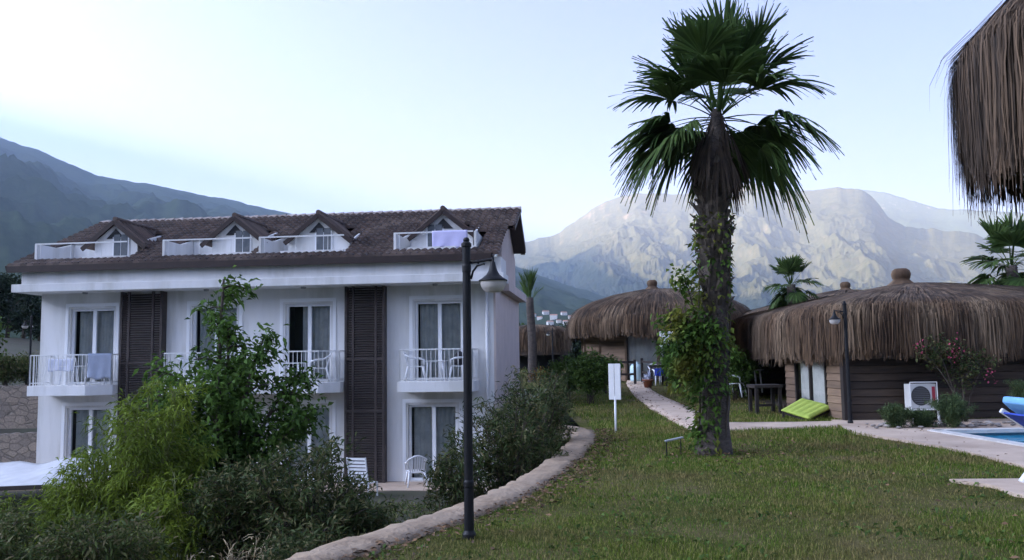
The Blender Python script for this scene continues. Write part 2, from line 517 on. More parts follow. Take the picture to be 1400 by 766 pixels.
silL = [(-180, 14), (-150, 17), (-110, 19.5), (-75, 19.5), (-55, 17.5), (-45, 15.6), (-38, 16.5), (-34, 15.2)] + \
    [elev(*p) for p in [(-60, 168), (0, 186), (60, 207), (130, 240), (200, 251), (270, 266), (330, 277), (420, 297), (520, 318), (600, 335), (700, 362), (760, 385), (860, 415), (980, 440), (1150, 462), (1300, 470)]]
mountain('mountain', mm_left, silL, [(-180, 2300), (-70, 2300), (-47, 4000), (-39, 6000), (-36, 5400), (-33, 4600), (-29, 4300), (-12, 4000), (5, 3300), (25, 2400)],
         450, -3, -180, 27, 1000, 130, 1.35, .22, 22, 3)
silR = [elev(*p) for p in [(560, 380), (640, 352), (715, 331), (762, 321), (800, 292), (835, 271), (870, 264), (920, 266), (985, 258), (1030, 249), (1062, 259), (1100, 262), (1148, 256), (1180, 261), (1197, 272), (1212, 295), (1235, 309), (1290, 315), (1330, 319), (1365, 336), (1420, 352), (1560, 380)]]
mountain('mountain', mm_right, silR, [(-8, 6000), (8, 5600), (22, 5000), (38, 4300)], 1500, 10, -7, 38, 1300, 300, 2.1, .17, 40, 21)
silF = [elev(*p) for p in [(1040, 300), (1100, 270), (1150, 258), (1200, 261), (1240, 272), (1285, 285), (1340, 288), (1400, 292), (1500, 300), (1700, 330)]]
mountain('mountain', mm_left, silF, [(15, 7000), (45, 6200)], 5200, 60, 15, 44, 300, 60, 1.1, .1, 30, 77)

# haze: one even body of air round the whole scene
hz = MB().box(-6500, 6500, -3500, 9000, -12, 1450).build('haze', None)
hz.data.materials.clear()
hm = bpy.data.materials.new('haze_air')
hm.use_nodes = True
hn = hm.node_tree
hn.nodes.remove(hn.nodes['Principled BSDF'])
pv = hn.nodes.new('ShaderNodeVolumePrincipled')
pv.inputs['Color'].default_value = (.64, .79, 1.0, 1)
pv.inputs['Density'].default_value = 0.0001
pv.inputs['Anisotropy'].default_value = .2
hn.links.new(pv.outputs[0], hn.nodes['Material Output'].inputs['Volume'])
hz.data.materials.append(hm)
tag(hz, 'pale blue haze filling the valley air', 'haze', kind='stuff')

# ------------------------------------------------------------------ ground
def gz(x, y):
    x, y = np.asarray(x, float), np.asarray(y, float)
    return .45 * np.clip((y - 20) / 18, 0, 1) + .35 * np.clip((y - 38) / 20, 0, 1) + .05 * (fbm(x * .35, y * .35, 3, 3) - .5) * np.clip((y - 4) / 3, 0, 1)
WALL = [(-3.6, -8), (-3.1, 0), (-2.55, 4.5), (-1.79, 6.92), (-1.35, 7.74), (-.93, 8.5), (-.51, 9.36), (-.14, 10.4), (.2, 11.7), (.64, 13.6), (1.04, 15.8), (1.2, 17.3), (1.14, 18.4), (.75, 19.2), (0.1, 19.6)]
wy = np.array([p[1] for p in WALL]); wx = np.array([p[0] for p in WALL])
def wallx(y): return np.interp(y, list(wy[:12]) + [18.2, 19.5, 24, 33, 36, 60, 90], list(wx[:12]) + [1.25, 1.3, 1.2, 1.6, -12, -14, -14])
def grid(fx0, fx1, ys, nx, zf, name, mt, pw=1.0):
    V, F = [], []
    t = np.linspace(0, 1, nx) ** pw
    for y in ys:
        a, b = fx0(y), fx1(y)
        x = a + (b - a) * t
        V.append(np.stack([x, np.full(nx, y), zf(x, np.full(nx, y))], -1))
    V = np.concatenate(V)
    i = (np.arange(len(ys) - 1)[:, None] * nx + np.arange(nx - 1)[None]).ravel()
    F = np.stack([i, i + 1, i + nx + 1, i + nx], -1)
    return tag(npmesh(name, V, F, mt, smooth=True), kind='structure')
def lawnz(x, y): return gz(x, y) - 1.6 * ((x > 7.7) & (y > 11.4) & (y < 17.3))
ys = np.concatenate([np.linspace(-8, 5, 14), np.linspace(5.3, 24, 90), np.linspace(24.5, 90, 70)])
grid(lambda y: wallx(y) + .2, lambda y: 60, ys, 150, lawnz, 'lawn', M['lawn'], 1.8)
def lowz(x, y): return -1.25 - .75 * np.clip((y - 8) / 6, 0, 1) + .12 * (fbm(x * .6, y * .6, 3, 9) - .5) + 2.4 * np.clip((y - 32) / 12, 0, 1) + 3 * np.clip((-x - 17) / 18, 0, 1)
grid(lambda y: -45, lambda y: wallx(y) + .21, np.linspace(-8, 60, 120), 60, lowz, 'garden_soil', M['soil'])
tag(MB().quad((-9000, -4000, -4), (9000, -4000, -4), (9000, 9500, -4), (-9000, 9500, -4)).build('ground', M['land']), kind='structure')

# curved retaining wall with its rough coping
def retaining():
    pts = []
    for i in range(len(WALL) - 1):
        a, b = Vector(WALL[i]), Vector(WALL[i + 1])
        n = max(2, int((b - a).length / .12))
        pts += [a.lerp(b, k / n) for k in range(n)]
    pts.append(Vector(WALL[-1]))
    for _ in range(14): pts = [pts[0]] + [(pts[i - 1] + pts[i] * 2 + pts[i + 1]) / 4 for i in range(1, len(pts) - 1)] + [pts[-1]]
    V, F = [], []
    for i, p in enumerate(pts):
        d = (pts[min(i + 1, len(pts) - 1)] - pts[max(i - 1, 0)]).normalized()
        nrm = Vector((d.y, -d.x))
        w = .44 + .08 * (random.random() - .5)
        e = .05 * (random.random() - .5)
        z = float(gz(p.x + .3, p.y)) + .035
        j = lambda k: random.uniform(-k, k)
        prof = [(-.03, -2.6), (e, z - .05), (e + .012, z + .012 + j(.012)), (w * .33 + j(.03), z + .022 + j(.014)), (w * .66 + j(.03), z + .02 + j(.014)), (w + j(.03), z + .004 + j(.012)), (w + .03 + j(.03), z - .09)]
        V += [(p.x + nrm.x * q, p.y + nrm.y * q, zz) for q, zz in prof]
    n = 7
    F = [[i * n + k, (i + 1) * n + k, (i + 1) * n + k + 1, i * n + k + 1] for i in range(len(pts) - 1) for k in range(n - 1)]
    o = npmesh('retaining_wall', V, F, [M['kerbstone'], M['stone']], mi=[1 if k == 0 else 0 for i in range(len(pts) - 1) for k in range(n - 1)], smooth=False)
    tag(o, 'curved low stone retaining wall edging the lawn above the shrubs', 'wall')
retaining()

# paths, deck, pool
def inpoly(x, y, poly):
    x, y = np.asarray(x), np.asarray(y)
    c = np.zeros(x.shape, bool)
    j = len(poly) - 1
    for i in range(len(poly)):
        xi, yi = poly[i][:2]; xj, yj = poly[j][:2]
        if yi != yj:
            c ^= ((yi > y) != (yj > y)) & (x < (xj - xi) * (y - yi) / (yj - yi) + xi)
        j = i
    return c
def strip(left, right, name, mt, lift=.03, n=12):
    """paving between two edge lines, following the ground, with a slab edge"""
    L_, R_ = [], []
    for i in range(len(left) - 1):
        for k in range(n):
            t = k / n
            L_.append(Vector(left[i]).lerp(Vector(left[i + 1]), t)); R_.append(Vector(right[i]).lerp(Vector(right[i + 1]), t))
    L_.append(Vector(left[-1])); R_.append(Vector(right[-1]))
    V = []
    for i, (a, b) in enumerate(zip(L_, R_)):
        j1, j2 = random.uniform(-.03, .03), random.uniform(-.03, .03)
        for t in (0, 0, .25, .5, .75, 1, 1):
            p = a.lerp(b, t + (j1 if t == 0 else j2 if t == 1 else 0) * .3)
            V.append([p.x, p.y, float(gz(p.x, p.y)) + lift])
        V[-7][2] -= .3; V[-1][2] -= .3
    F = [[i * 7 + k, (i + 1) * 7 + k, (i + 1) * 7 + k + 1, i * 7 + k + 1] for i in range(len(L_) - 1) for k in range(6)]
    tag(npmesh(name, V, F, mt), kind='structure')
    return [tuple(p) for p in L_] + [tuple(p) for p in R_[::-1]]
def on_ground(px, py):
    Y = 20.0
    for _ in range(40):
        p = at(px, py, Y)
        d = cF + cR * ((px - 700) / FPX) + cU * ((383 - py) / FPX)
        t = (float(gz(p.x, p.y)) + .03 - EYE) / d.z
        Y = .6 * Y + .4 * d.y * t
    p = at(px, py, Y)
    return (round(p.x, 2), round(p.y, 2))
PATH = strip([(6.35, 46)] + [on_ground(*q) for q in ((856, 524), (862, 534), (872, 545), (889, 558), (918, 574), (946, 589))],
             [(7.6, 46)] + [on_ground(*q) for q in ((883, 524), (892, 534), (914, 545), (945, 558), (972, 569), (992, 577.5))], 'path', M['conc'])
PATH2 = strip([on_ground(*q) for q in ((946, 589), (1000, 588), (1070, 585), (1145, 583))], [on_ground(*q) for q in ((992, 577.5), (1030, 577.5), (1090, 577), (1155, 575.5))], 'path', M['conc'], .034)
dk = [(6.9, 18.3), (6.75, 17.0), (6.95, 15.6), (7.0, 13.4), (6.9, 11.9), (6.75, 11.3), (6.9, 9.5)]
dk2 = [(7.3, 19.7), (9.2, 19.3), (16, 19.0), (16, 16.0), (16, 13.5), (16, 11.5), (16, 9.5)]
def flat_poly(poly, name, mt, z, depth=.3, hole=None):
    import bmesh
    bm = bmesh.new()
    vs = [bm.verts.new((x, y, z)) for x, y in poly]
    es = [bm.edges.new((vs[i], vs[(i + 1) % len(vs)])) for i in range(len(vs))]
    hs = []
    if hole:
        hv = [bm.verts.new((x, y, z)) for x, y in hole]
        es += [bm.edges.new((hv[i], hv[(i + 1) % len(hv)])) for i in range(len(hv))]
    bmesh.ops.triangle_fill(bm, use_beauty=True, use_dissolve=False, edges=es)
    for loop in (vs,):
        bs = [bm.verts.new((v.co.x, v.co.y, z - depth)) for v in loop]
        for i in range(len(loop)):
            bm.faces.new((loop[i], loop[(i + 1) % len(loop)], bs[(i + 1) % len(loop)], bs[i]))
    bmesh.ops.recalc_face_normals(bm, faces=bm.faces)
    me = bpy.data.meshes.new(name)
    bm.to_mesh(me)
    me.materials.append(mt)
    o = bpy.data.objects.new(name, me)
    COL.objects.link(o)
    return o
DECK = [(7.0, 18.35), (6.75, 17.4), (6.6, 16.6), (6.8, 15.4), (6.95, 14.0), (6.95, 12.8), (6.85, 11.8), (6.8, 11.2), (7.6, 10.9), (16, 10.9), (16, 19.2), (9.2, 19.2), (7.3, 19.6)]
POOL = [(8.15, 16.55), (8.2, 15.2), (8.25, 13.75), (8.3, 12.2), (15.2, 12.2), (15.2, 16.75), (12, 16.7)]
tag(flat_poly(DECK, 'pool_deck', M['conc'], .045, hole=POOL), kind='structure')
cp = MB()
for i in range(len(POOL)):
    a, b = Vector(POOL[i]), Vector(POOL[(i + 1) % len(POOL)])
    cp.bar((a.x, a.y, .03), (b.x, b.y, .03), .26, .07)
tag(cp.build('pool_coping', M['coping']), kind='structure')
bas = MB()
for i in range(len(POOL)):
    a, b = POOL[i], POOL[(i + 1) % len(POOL)]
    bas.quad((*a, .0), (*b, .0), (*b, -1.3), (*a, -1.3))
bas.add([(*p, -1.3) for p in POOL], [list(range(len(POOL)))])
tag(bas.build('pool_basin', mat('pool_tiles', (.22, .5, .62), .4, (.18, .45, .58), 6)), kind='structure')
wm = bpy.data.materials.new('pool_water_surface')
wm.use_nodes = True
N_, L_ = wm.node_tree.nodes, wm.node_tree.links
wp = N_['Principled BSDF']
wp.inputs['Base Color'].default_value = (.03, .26, .42, 1)
wp.inputs['IOR'].default_value = 1.33
wp.inputs['Roughness'].default_value = .12
wn = N_.new('ShaderNodeTexNoise'); wn.inputs['Scale'].default_value = 3
wb = N_.new('ShaderNodeBump'); wb.inputs['Strength'].default_value = .5; wb.inputs['Distance'].default_value = .12
L_.new(wn.outputs[0], wb.inputs['Height']); L_.new(wb.outputs[0], wp.inputs['Normal'])
tag(MB().add([(*p, -.06) for p in POOL], [list(range(len(POOL)))]).build('pool_water', wm), kind='structure')
SLAB = [(5.25, 10.35), (5.5, 9.85), (5.4, 9.3), (5.6, 8.75), (6.2, 8.4), (9, 8.2), (9, 10.2), (7.5, 10.15), (6.3, 10.3)]
tag(flat_poly(SLAB, 'paving_slab', M['conc'], .05), kind='structure')

# ------------------------------------------------------------------ foliage helpers
def unit(a): return a / np.maximum(np.linalg.norm(a, axis=-1, keepdims=True), 1e-9)
def leaves(P, D, L, Wd, curl=.15, seed=0):
    """n leaf blades: base, two sides and a tip each, slightly folded and drooping"""
    r = np.random.default_rng(seed)
    P, D = np.asarray(P, float), unit(np.asarray(D, float))
    n = len(P)
    L = np.broadcast_to(L, (n,))[:, None] * r.uniform(.65, 1.25, (n, 1))
    Wd = np.broadcast_to(Wd, (n,))[:, None] * r.uniform(.7, 1.25, (n, 1))
    up = unit(np.array([0, 0, 1.]) + r.normal(0, .55, (n, 3)))
    S_ = unit(np.cross(D, up))
    Nn = np.cross(S_, D)
    mid = P + D * L * .45
    tip = P + D * L - np.array([0, 0, 1.]) * L * curl
    V = np.stack([P, mid + S_ * Wd / 2 + Nn * Wd * .12, tip, mid - S_ * Wd / 2 + Nn * Wd * .12], 1).reshape(-1, 3)
    F = np.arange(4 * n).reshape(n, 4)
    return V, F
def bez(a, b, c, n=7):
    t = np.linspace(0, 1, n)[:, None]
    return (1 - t) ** 2 * a + 2 * t * (1 - t) * b + t ** 2 * c

def plant(name, label, cat, base, stems, leafmat, stemmat, L, Wd, per, r0=.02, twigs=5, twig=.5, start=.3, spread=.1, curl=.25, seed=1, droop=.3, group=None, outward=.5, tstart=.0, flowers=None):
    """stems: list of (dx, dy, height, bow); twigs leave each stem, leaves sit along twigs and stem ends"""
    r = np.random.default_rng(seed)
    root = empty(name, base, 0, label, cat, group)
    mb = MB()
    P, D = [], []
    for (dx, dy, h, bow) in stems:
        a = np.array([r.normal(0, .06), r.normal(0, .06), -.1])
        c = np.array([dx, dy, h])
        b = np.array([dx * (.15 + .3 * bow) + r.normal(0, .05), dy * (.15 + .3 * bow) + r.normal(0, .05), h * (.55 + .35 * bow)])
        pts = bez(a, b, c, 8)
        rs = h / 2.5 * r0 + r0 * .5
        mb.tube(pts, list(np.linspace(rs, rs * .25, 8)), 6)
        segs = [(pts, .0)]
        for k in range(twigs):
            t = start + (1 - start) * (k + r.uniform(0, 1)) / twigs
            i = min(int(t * 7), 6)
            p = pts[i] + (pts[i + 1] - pts[i]) * (t * 7 - i)
            ang = r.uniform(0, 2 * PI)
            out = np.array([math.cos(ang), math.sin(ang), 0]) + np.array([dx, dy, 0]) * outward / (abs(dx) + abs(dy) + .3)
            ln = twig * (1.25 - t * .7) * r.uniform(.6, 1.25)
            q = p + unit(out) * ln + np.array([0, 0, ln * r.uniform(.0, .9)])
            mid = (p + q) / 2 + np.array([0, 0, ln * .18])
            tp = bez(p, mid, q - np.array([0, 0, droop * ln * .5]), 5)
            mb.tube(tp, list(np.linspace(rs * .4, rs * .12, 5)), 4)
            segs.append((tp, tstart))
        for (sp, s0) in segs:
            stem = sp is pts
            n = int(per * (.7 if stem else 1) * r.uniform(.7, 1.3))
            t = (start + (1 - start) * r.random(n)) if stem else (.15 + .85 * r.random(n) ** .7)
            x = t * (len(sp) - 1)
            i = np.minimum(x.astype(int), len(sp) - 2)
            tang = unit(sp[i + 1] - sp[i])
            p = sp[i] + (sp[i + 1] - sp[i]) * (x - i)[:, None]
            P.append(p + r.normal(0, spread, (n, 3)))
            d = tang * .6 + r.normal(0, .6, (n, 3)) + np.array([0, 0, .12])
            D.append(d)
    P, D = np.concatenate(P), np.concatenate(D)
    V, F = leaves(P, D, L, Wd, curl, seed)
    mb.build('stem', stemmat, root, smooth=True)
    npmesh('foliage', V, F, leafmat, root)
    if flowers:
        fm, nf, spots = flowers
        for sp_ in spots:
            n = nf
            p = np.array(sp_) + r.normal(0, .07, (n, 3)) * np.array([1, 1, 1.6])
            V, F = leaves(p, r.normal(0, 1, (n, 3)), .06, .05, 0, seed + 3)
            npmesh('blossom', V, F, fm, root)
    return root
def ring(n, rad, h, seed, jr=.35, jh=.25, bow=.5, ex=1.0, ey=1.0):
    r = np.random.default_rng(seed)
    out = []
    for k in range(n):
        a = 2 * PI * (k + r.uniform(-.4, .4)) / n
        q = rad * (1 - jr * r.random()) * math.sqrt(r.uniform(.08, 1))
        out.append((q * math.cos(a) * ex, q * math.sin(a) * ey, h * (1 - jh * r.random()) * (1 - .3 * (q / rad) ** 2), bow * r.uniform(.5, 1.5)))
    return out

# fan palms
def frond(base, az, el, pet, bl, droop, spread=115, nl=40, seed=0, width=1.0):
    r = np.random.default_rng(seed)
    base = np.array(base, float)
    d = np.array([math.cos(az) * math.cos(el), math.sin(az) * math.cos(el), math.sin(el)])
    mid = base + d * pet * .5
    end = base + d * pet - np.array([0, 0, droop * pet * .35])
    pts = bez(base, mid, end, 5)
    a = unit(end - mid)
    s = unit(np.cross(a, [0, 0, 1.]) + 1e-6)
    nrm = np.cross(s, a)
    V, F = [], []
    # petiole
    w = .022
    for i, p in enumerate(pts):
        ww = w * (1.5 - .9 * i / 4)
        V += [p - s * ww, p + nrm * ww * .5, p + s * ww]
    for i in range(4):
        for k in range(2): F.append([i * 3 + k, i * 3 + k + 1, (i + 1) * 3 + k + 1, (i + 1) * 3 + k])
    for k in range(nl):
        ph = math.radians(-spread + 2 * spread * (k + .5) / nl) + r.normal(0, .02)
        dr = a * math.cos(ph) + s * math.sin(ph)
        # costapalmate cup: outer leaflets lift a little
        dr = unit(dr + nrm * (.2 + .35 * max(0, math.sin(el))) * abs(math.sin(ph)))
        ln = bl * (.68 + .32 * math.cos(ph * .75)) * r.uniform(.9, 1.08)
        sd_ = unit(np.cross(dr, nrm))
        b0 = len(V)
        hw = ln * math.radians(2 * spread / nl) * .46 * width
        dz = droop * r.uniform(.6, 1.3)
        for t, wf in ((.03, .06), (.28, .32), (.5, .5), (.72, .34), (.88, .16), (1.0, .02)):
            fall = np.array([0, 0, -1.]) * ln * (dz * .9 * max(0, t - .35) ** 1.6 + .25 * dz * t * t)
            c = end + dr * ln * t * (1 - .12 * dz * t) + fall
            off = nrm * ((k % 2) * 2 - 1) * hw * .18 * min(t * 2, 1)
            V += [c - sd_ * hw * wf * 2 + off, c + sd_ * hw * wf * 2 - off]
        for i in range(5): F.append([b0 + 2 * i, b0 + 2 * i + 1, b0 + 2 * i + 3, b0 + 2 * i + 2])
    return np.array(V), np.array(F)
def join(parts):
    V, F, b = [], [], 0
    for v, f in parts:
        V.append(v); F.append(f + b); b += len(v)
    return np.concatenate(V), np.concatenate(F)
def crown(n, pet, bl, z, el0, el1, seed, nl=40, rad=.1, spread=112, front=None):
    r = np.random.default_rng(seed)
    out = []
    for k in range(n):
        t = k / (n - 1)
        el = R(el0 + (el1 - el0) * t + r.normal(0, 8))
        az = k * 2.39996 + r.normal(0, .15)
        if front is not None and el < R(32) and abs((az - front + PI) % (2 * PI) - PI) < R(45): az += R(58) * (1 if (az - front + PI) % (2 * PI) > PI else -1)
        dr = .12 + .75 * np.clip((R(75) - el) / R(100), 0, 1)
        b = np.array([math.cos(az) * rad, math.sin(az) * rad, z - t * .35])
        out.append(frond(b, az, el, pet * r.uniform(.5, 1.18) * (.8 + .3 * math.sin(PI * min(t + .25, 1))), bl * r.uniform(.88, 1.1), dr, spread, nl, seed * 100 + k))
    return join(out)

# ------------------------------------------------------------------ main palm
pb = Vector((3.2, 13.75, 0))
pr = empty('fan_palm', pb, 0, 'tall fan palm with shaggy dead skirt standing on the lawn', 'palm tree')
Hh = 5.65
mb = MB()
zs = np.linspace(-.1, Hh, 40)
tp = [(.26 * (z / Hh) + .05 * math.sin(z * 1.1), .04 * math.sin(z), z) for z in zs]
tr_ = [(.255 - .05 * min(z / 1.2, 1) + .03 * math.sin(z * 9) * .4 + (.06 * math.exp(-max(z, 0) * 6)) + .02 * max(0, z - 3)) * (1 if z < 4.5 else max(.3, 1 - (z - 4.5) * .62)) for z in zs]
mb.tube(tp, tr_, 20)
mb.build('trunk', M['trunk'], pr, smooth=True)
bt = MB()
r = np.random.default_rng(5)
for k in range(420):
    z = 2.2 + 2.45 * (k / 420) ** .9
    if z < 2.9 and r.random() < .45: continue
    a = k * 2.39996 + r.normal(0, .2)
    cx, cy = .26 * (z / Hh) + .05 * math.sin(z * 1.1), .04 * math.sin(z)
    rr = .19
    o = Vector((math.cos(a), math.sin(a), 0)); s_ = Vector((-math.sin(a), math.cos(a), 0))
    p0 = Vector((cx, cy, z)) + o * rr
    ln = float(r.uniform(.1, .28)); out = float(r.uniform(.25, .8))
    p1 = p0 + Vector((0, 0, ln * .75)) + o * ln * out
    w0, w1 = float(r.uniform(.06, .1)), float(r.uniform(.025, .05))
    bt.add([p0 - s_ * w0, p0 + s_ * w0, p1 + s_ * w1, p1 - s_ * w1, p0 + o * .035, p1 + o * .02], [[0, 4, 5, 3], [4, 1, 2, 5], [0, 3, 2, 1]])
bt.build('leaf_base', M['boot'], pr)
ctop = np.array([.27, 0, 0])
V, F = crown(34, .95, 1.08, 5.74, 80, -22, 5, nl=44, spread=96, front=R(-103))
npmesh('crown', V + ctop, F, M['palm'], pr)
parts = []
for k in range(50):
    a = k * 2.39996
    z = 5.62 - .75 * r.random()
    b = np.array([math.cos(a) * (.08 + (5.6 - z) * .15), math.sin(a) * (.08 + (5.6 - z) * .15), z])
    parts.append(frond(b, a + r.normal(0, .2), R(r.uniform(-86, -42)), r.uniform(.1, .28), r.uniform(.4, .85), .5, r.uniform(6, 18), 12, 900 + k, 1.1))
V, F = join(parts)
npmesh('dead_skirt', V + ctop, F, M['palmdead'], pr)

# climbing plant on the palm trunk
iv = empty('climbing_vine', pb, 0, 'leafy green climbing vine wrapped round the tall palm trunk', 'climbing plant')
P, D = [], []
n = 5200
z = r.random(n) ** .8 * 3.9
a = r.uniform(0, 2 * PI, n)
# thick sleeve of leaves between 1 m and 2.2 m, thin above and on the lower left side
thick = np.where((z > .95) & (z < 2.1), .2, np.where(z >= 2.1, .1, .07))
side = np.cos(a - PI * 1.08)
keep = np.where((z > .95) & (z < 2.1), (r.random(n) < .5 + .5 * side), np.where(z >= 2.1, r.random(n) < .1 + .14 * (side > 0), (side > .05) & (np.sin(a) < .5) & (r.random(n) < .7)))
z, a, thick, side = z[keep], a[keep], thick[keep], side[keep]
rad = .23 + np.abs(r.normal(0, 1, len(z))) * thick * np.clip(.5 + .55 * side, .08, 1.1)
P = np.stack([.26 * z / Hh + np.cos(a) * rad, np.sin(a) * rad, z], -1)
D = np.stack([np.cos(a), np.sin(a), -.5 + 0 * a], -1) + r.normal(0, .5, (len(a), 3))
# shoots that hang out to the left
sh = MB()
for (dx, dy, dz, z0) in [(-.55, -.2, .15, 1.6), (-.48, -.35, -.2, 1.8), (-.42, -.1, .45, 1.7), (-.5, -.1, -.1, 1.5), (-.6, .1, .2, 1.85), (-.4, -.3, -.5, 1.7), (.26, -.2, -.1, 1.9), (-.45, -.2, -.6, 1.7), (-.35, -.2, .75, 2.0)]:
    a0 = np.array([-.2, -.1, z0])
    pts = bez(a0, a0 + np.array([dx * .6, dy, dz + .3]), a0 + np.array([dx, dy, dz]), 6)
    sh.tube(pts, [.012, .011, .01, .008, .006, .004], 5)
    k = 190
    t = r.random(k) * 4.99
    i = t.astype(int)
    P = np.concatenate([P, pts[i] + (pts[i + 1] - pts[i]) * (t - i)[:, None] + r.normal(0, .1, (k, 3))])
    D = np.concatenate([D, r.normal(0, .6, (k, 3)) + np.array([dx, dy, -.3])])
for k in range(7):
    a0 = r.uniform(0, 2 * PI)
    sh.tube([(.26 * zz / Hh + .25 * math.cos(a0 + .35 * zz), .25 * math.sin(a0 + .35 * zz), zz) for zz in np.linspace(0, 3.6, 14)], .013, 5)
V, F = leaves(P, D, .105, .06, .2, 4)
npmesh('foliage', V, F, M['ivy'], iv)
sh.build('stem', M['bark'], iv, smooth=True)

# other fan palms
def small_palm(name, label, loc, h, n, pet, bl, el0, el1, seed, lm, trunk_r=.16, boots=True, spread=112):
    o = empty(name, loc, 0, label, 'palm tree')
    t = MB()
    t.tube([(.05 * math.sin(z), .03 * z, z) for z in np.linspace(-.3, h, 12)], list(np.linspace(trunk_r * 1.3, trunk_r, 12)), 12)
    t.build('trunk', M['trunk'], o, smooth=True)
    V, F = crown(n, pet, bl, h + .1, el0, el1, seed, 32, .06, spread)
    npmesh('crown', V + np.array([.05 * math.sin(h), .03 * h, 0]), F, lm, o)
small_palm('fan_palm', 'small fan palm rising behind the thatched roofs beside the tall palm', at(1085, 480, 31), 2.45, 20, .55, .66, 85, -35, 41, M['palm'])
p3 = at(1392, 480, 27)
small_palm('fan_palm', 'broad fan palm at the far right behind the long thatched roof', p3, 2.75, 22, .85, .95, 85, -35, 42, M['palm'])
p4 = at(727, 508, 38)
small_palm('young_palm', 'slender young palm with upright yellowish leaves beside the white building', (p4.x, p4.y, .2), 4.05, 10, .35, 1.0, 89, 62, 43, M['palmyoung'], .17, spread=24)

# ------------------------------------------------------------------ hotel building
BA = R(-6)
bl_ = empty('hotel_building', (-.554, 24.6, -2.0), BA, 'white three storey building with brown tiled roof and dormer balconies', 'building')
UL = -14.15
FT = 5.74        # soffit height
DOORS1 = [(-13.17, -11.74, 0), (-9.24, -7.8, 0), (-6.31, -4.89, 1), (-2.35, -.92, 0)]
DOORS0 = [(-13.19, -11.81, 0), (-9.2, -7.8, 0), (-6.3, -4.89, 0), (-2.56, -1.1, 0)]
holes = [(a, b, 2.96, 5.27) for a, b, _ in DOORS1] + [(a, b, .06, 2.24) for a, b, _ in DOORS0]
us = sorted(set([UL, 0] + [h[0] for h in holes] + [h[1] for h in holes]))
zs_ = sorted(set([-.6, FT] + [h[2] for h in holes] + [h[3] for h in holes]))
w = MB()
for i in range(len(us) - 1):
    for j in range(len(zs_) - 1):
        uc, zc = (us[i] + us[i + 1]) / 2, (zs_[j] + zs_[j + 1]) / 2
        if any(h[0] < uc < h[1] and h[2] < zc < h[3] for h in holes): continue
        w.quad((us[i], 0, zs_[j]), (us[i + 1], 0, zs_[j]), (us[i + 1], 0, zs_[j + 1]), (us[i], 0, zs_[j + 1]))
for a, b, c, d in holes:
    q = .22
    w.quad((a, 0, c), (a, q, c), (a, q, d), (a, 0, d)); w.quad((b, q, c), (b, 0, c), (b, 0, d), (b, q, d))
    w.quad((a, q, d), (b, q, d), (b, 0, d), (a, 0, d)); w.quad((a, 0, c), (b, 0, c), (b, q, c), (a, q, c))
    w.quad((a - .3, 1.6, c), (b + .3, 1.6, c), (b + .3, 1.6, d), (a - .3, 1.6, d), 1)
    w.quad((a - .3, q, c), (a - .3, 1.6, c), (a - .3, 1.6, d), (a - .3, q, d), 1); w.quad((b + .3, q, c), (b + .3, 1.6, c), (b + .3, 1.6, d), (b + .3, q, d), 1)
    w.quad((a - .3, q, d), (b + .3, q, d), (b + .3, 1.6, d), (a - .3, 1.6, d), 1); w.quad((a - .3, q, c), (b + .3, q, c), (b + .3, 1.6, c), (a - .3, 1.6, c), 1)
DEP = 7.0
w.quad((UL, DEP, -.6), (UL, 0, -.6), (UL, 0, FT), (UL, DEP, FT))
w.quad((0, DEP, -.6), (UL, DEP, -.6), (UL, DEP, FT), (0, DEP, FT))
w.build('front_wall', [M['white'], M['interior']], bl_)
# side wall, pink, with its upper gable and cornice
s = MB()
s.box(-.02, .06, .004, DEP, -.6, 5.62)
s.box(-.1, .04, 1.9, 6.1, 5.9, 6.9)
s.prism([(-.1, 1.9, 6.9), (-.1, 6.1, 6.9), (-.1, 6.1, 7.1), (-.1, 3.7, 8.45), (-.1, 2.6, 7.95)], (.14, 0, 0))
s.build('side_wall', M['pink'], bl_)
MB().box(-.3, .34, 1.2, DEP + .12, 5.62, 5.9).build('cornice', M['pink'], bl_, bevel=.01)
# eaves slab and fascia band
e = MB()
e.box(-14.5, .42, -.92, .3, FT, FT + .24)
e.box(-14.25, .34, -.82, .4, FT + .243, 6.44)
e.box(-14.5, -14.0, .302, DEP, FT, FT + .24)
e.box(-14.25, -14.0, .402, DEP, FT + .243, 6.44)
e.build('eaves_band', M['white'], bl_, bevel=.012)
for u_ in (-12.45, -8.6, -5.6, -1.65):
    MB().lathe([(.0, -.06), (.07, -.06), (.08, 0), (0, 0)], (u_, -.42, FT), 12).build('soffit_lamp', M['grey'], bl_)
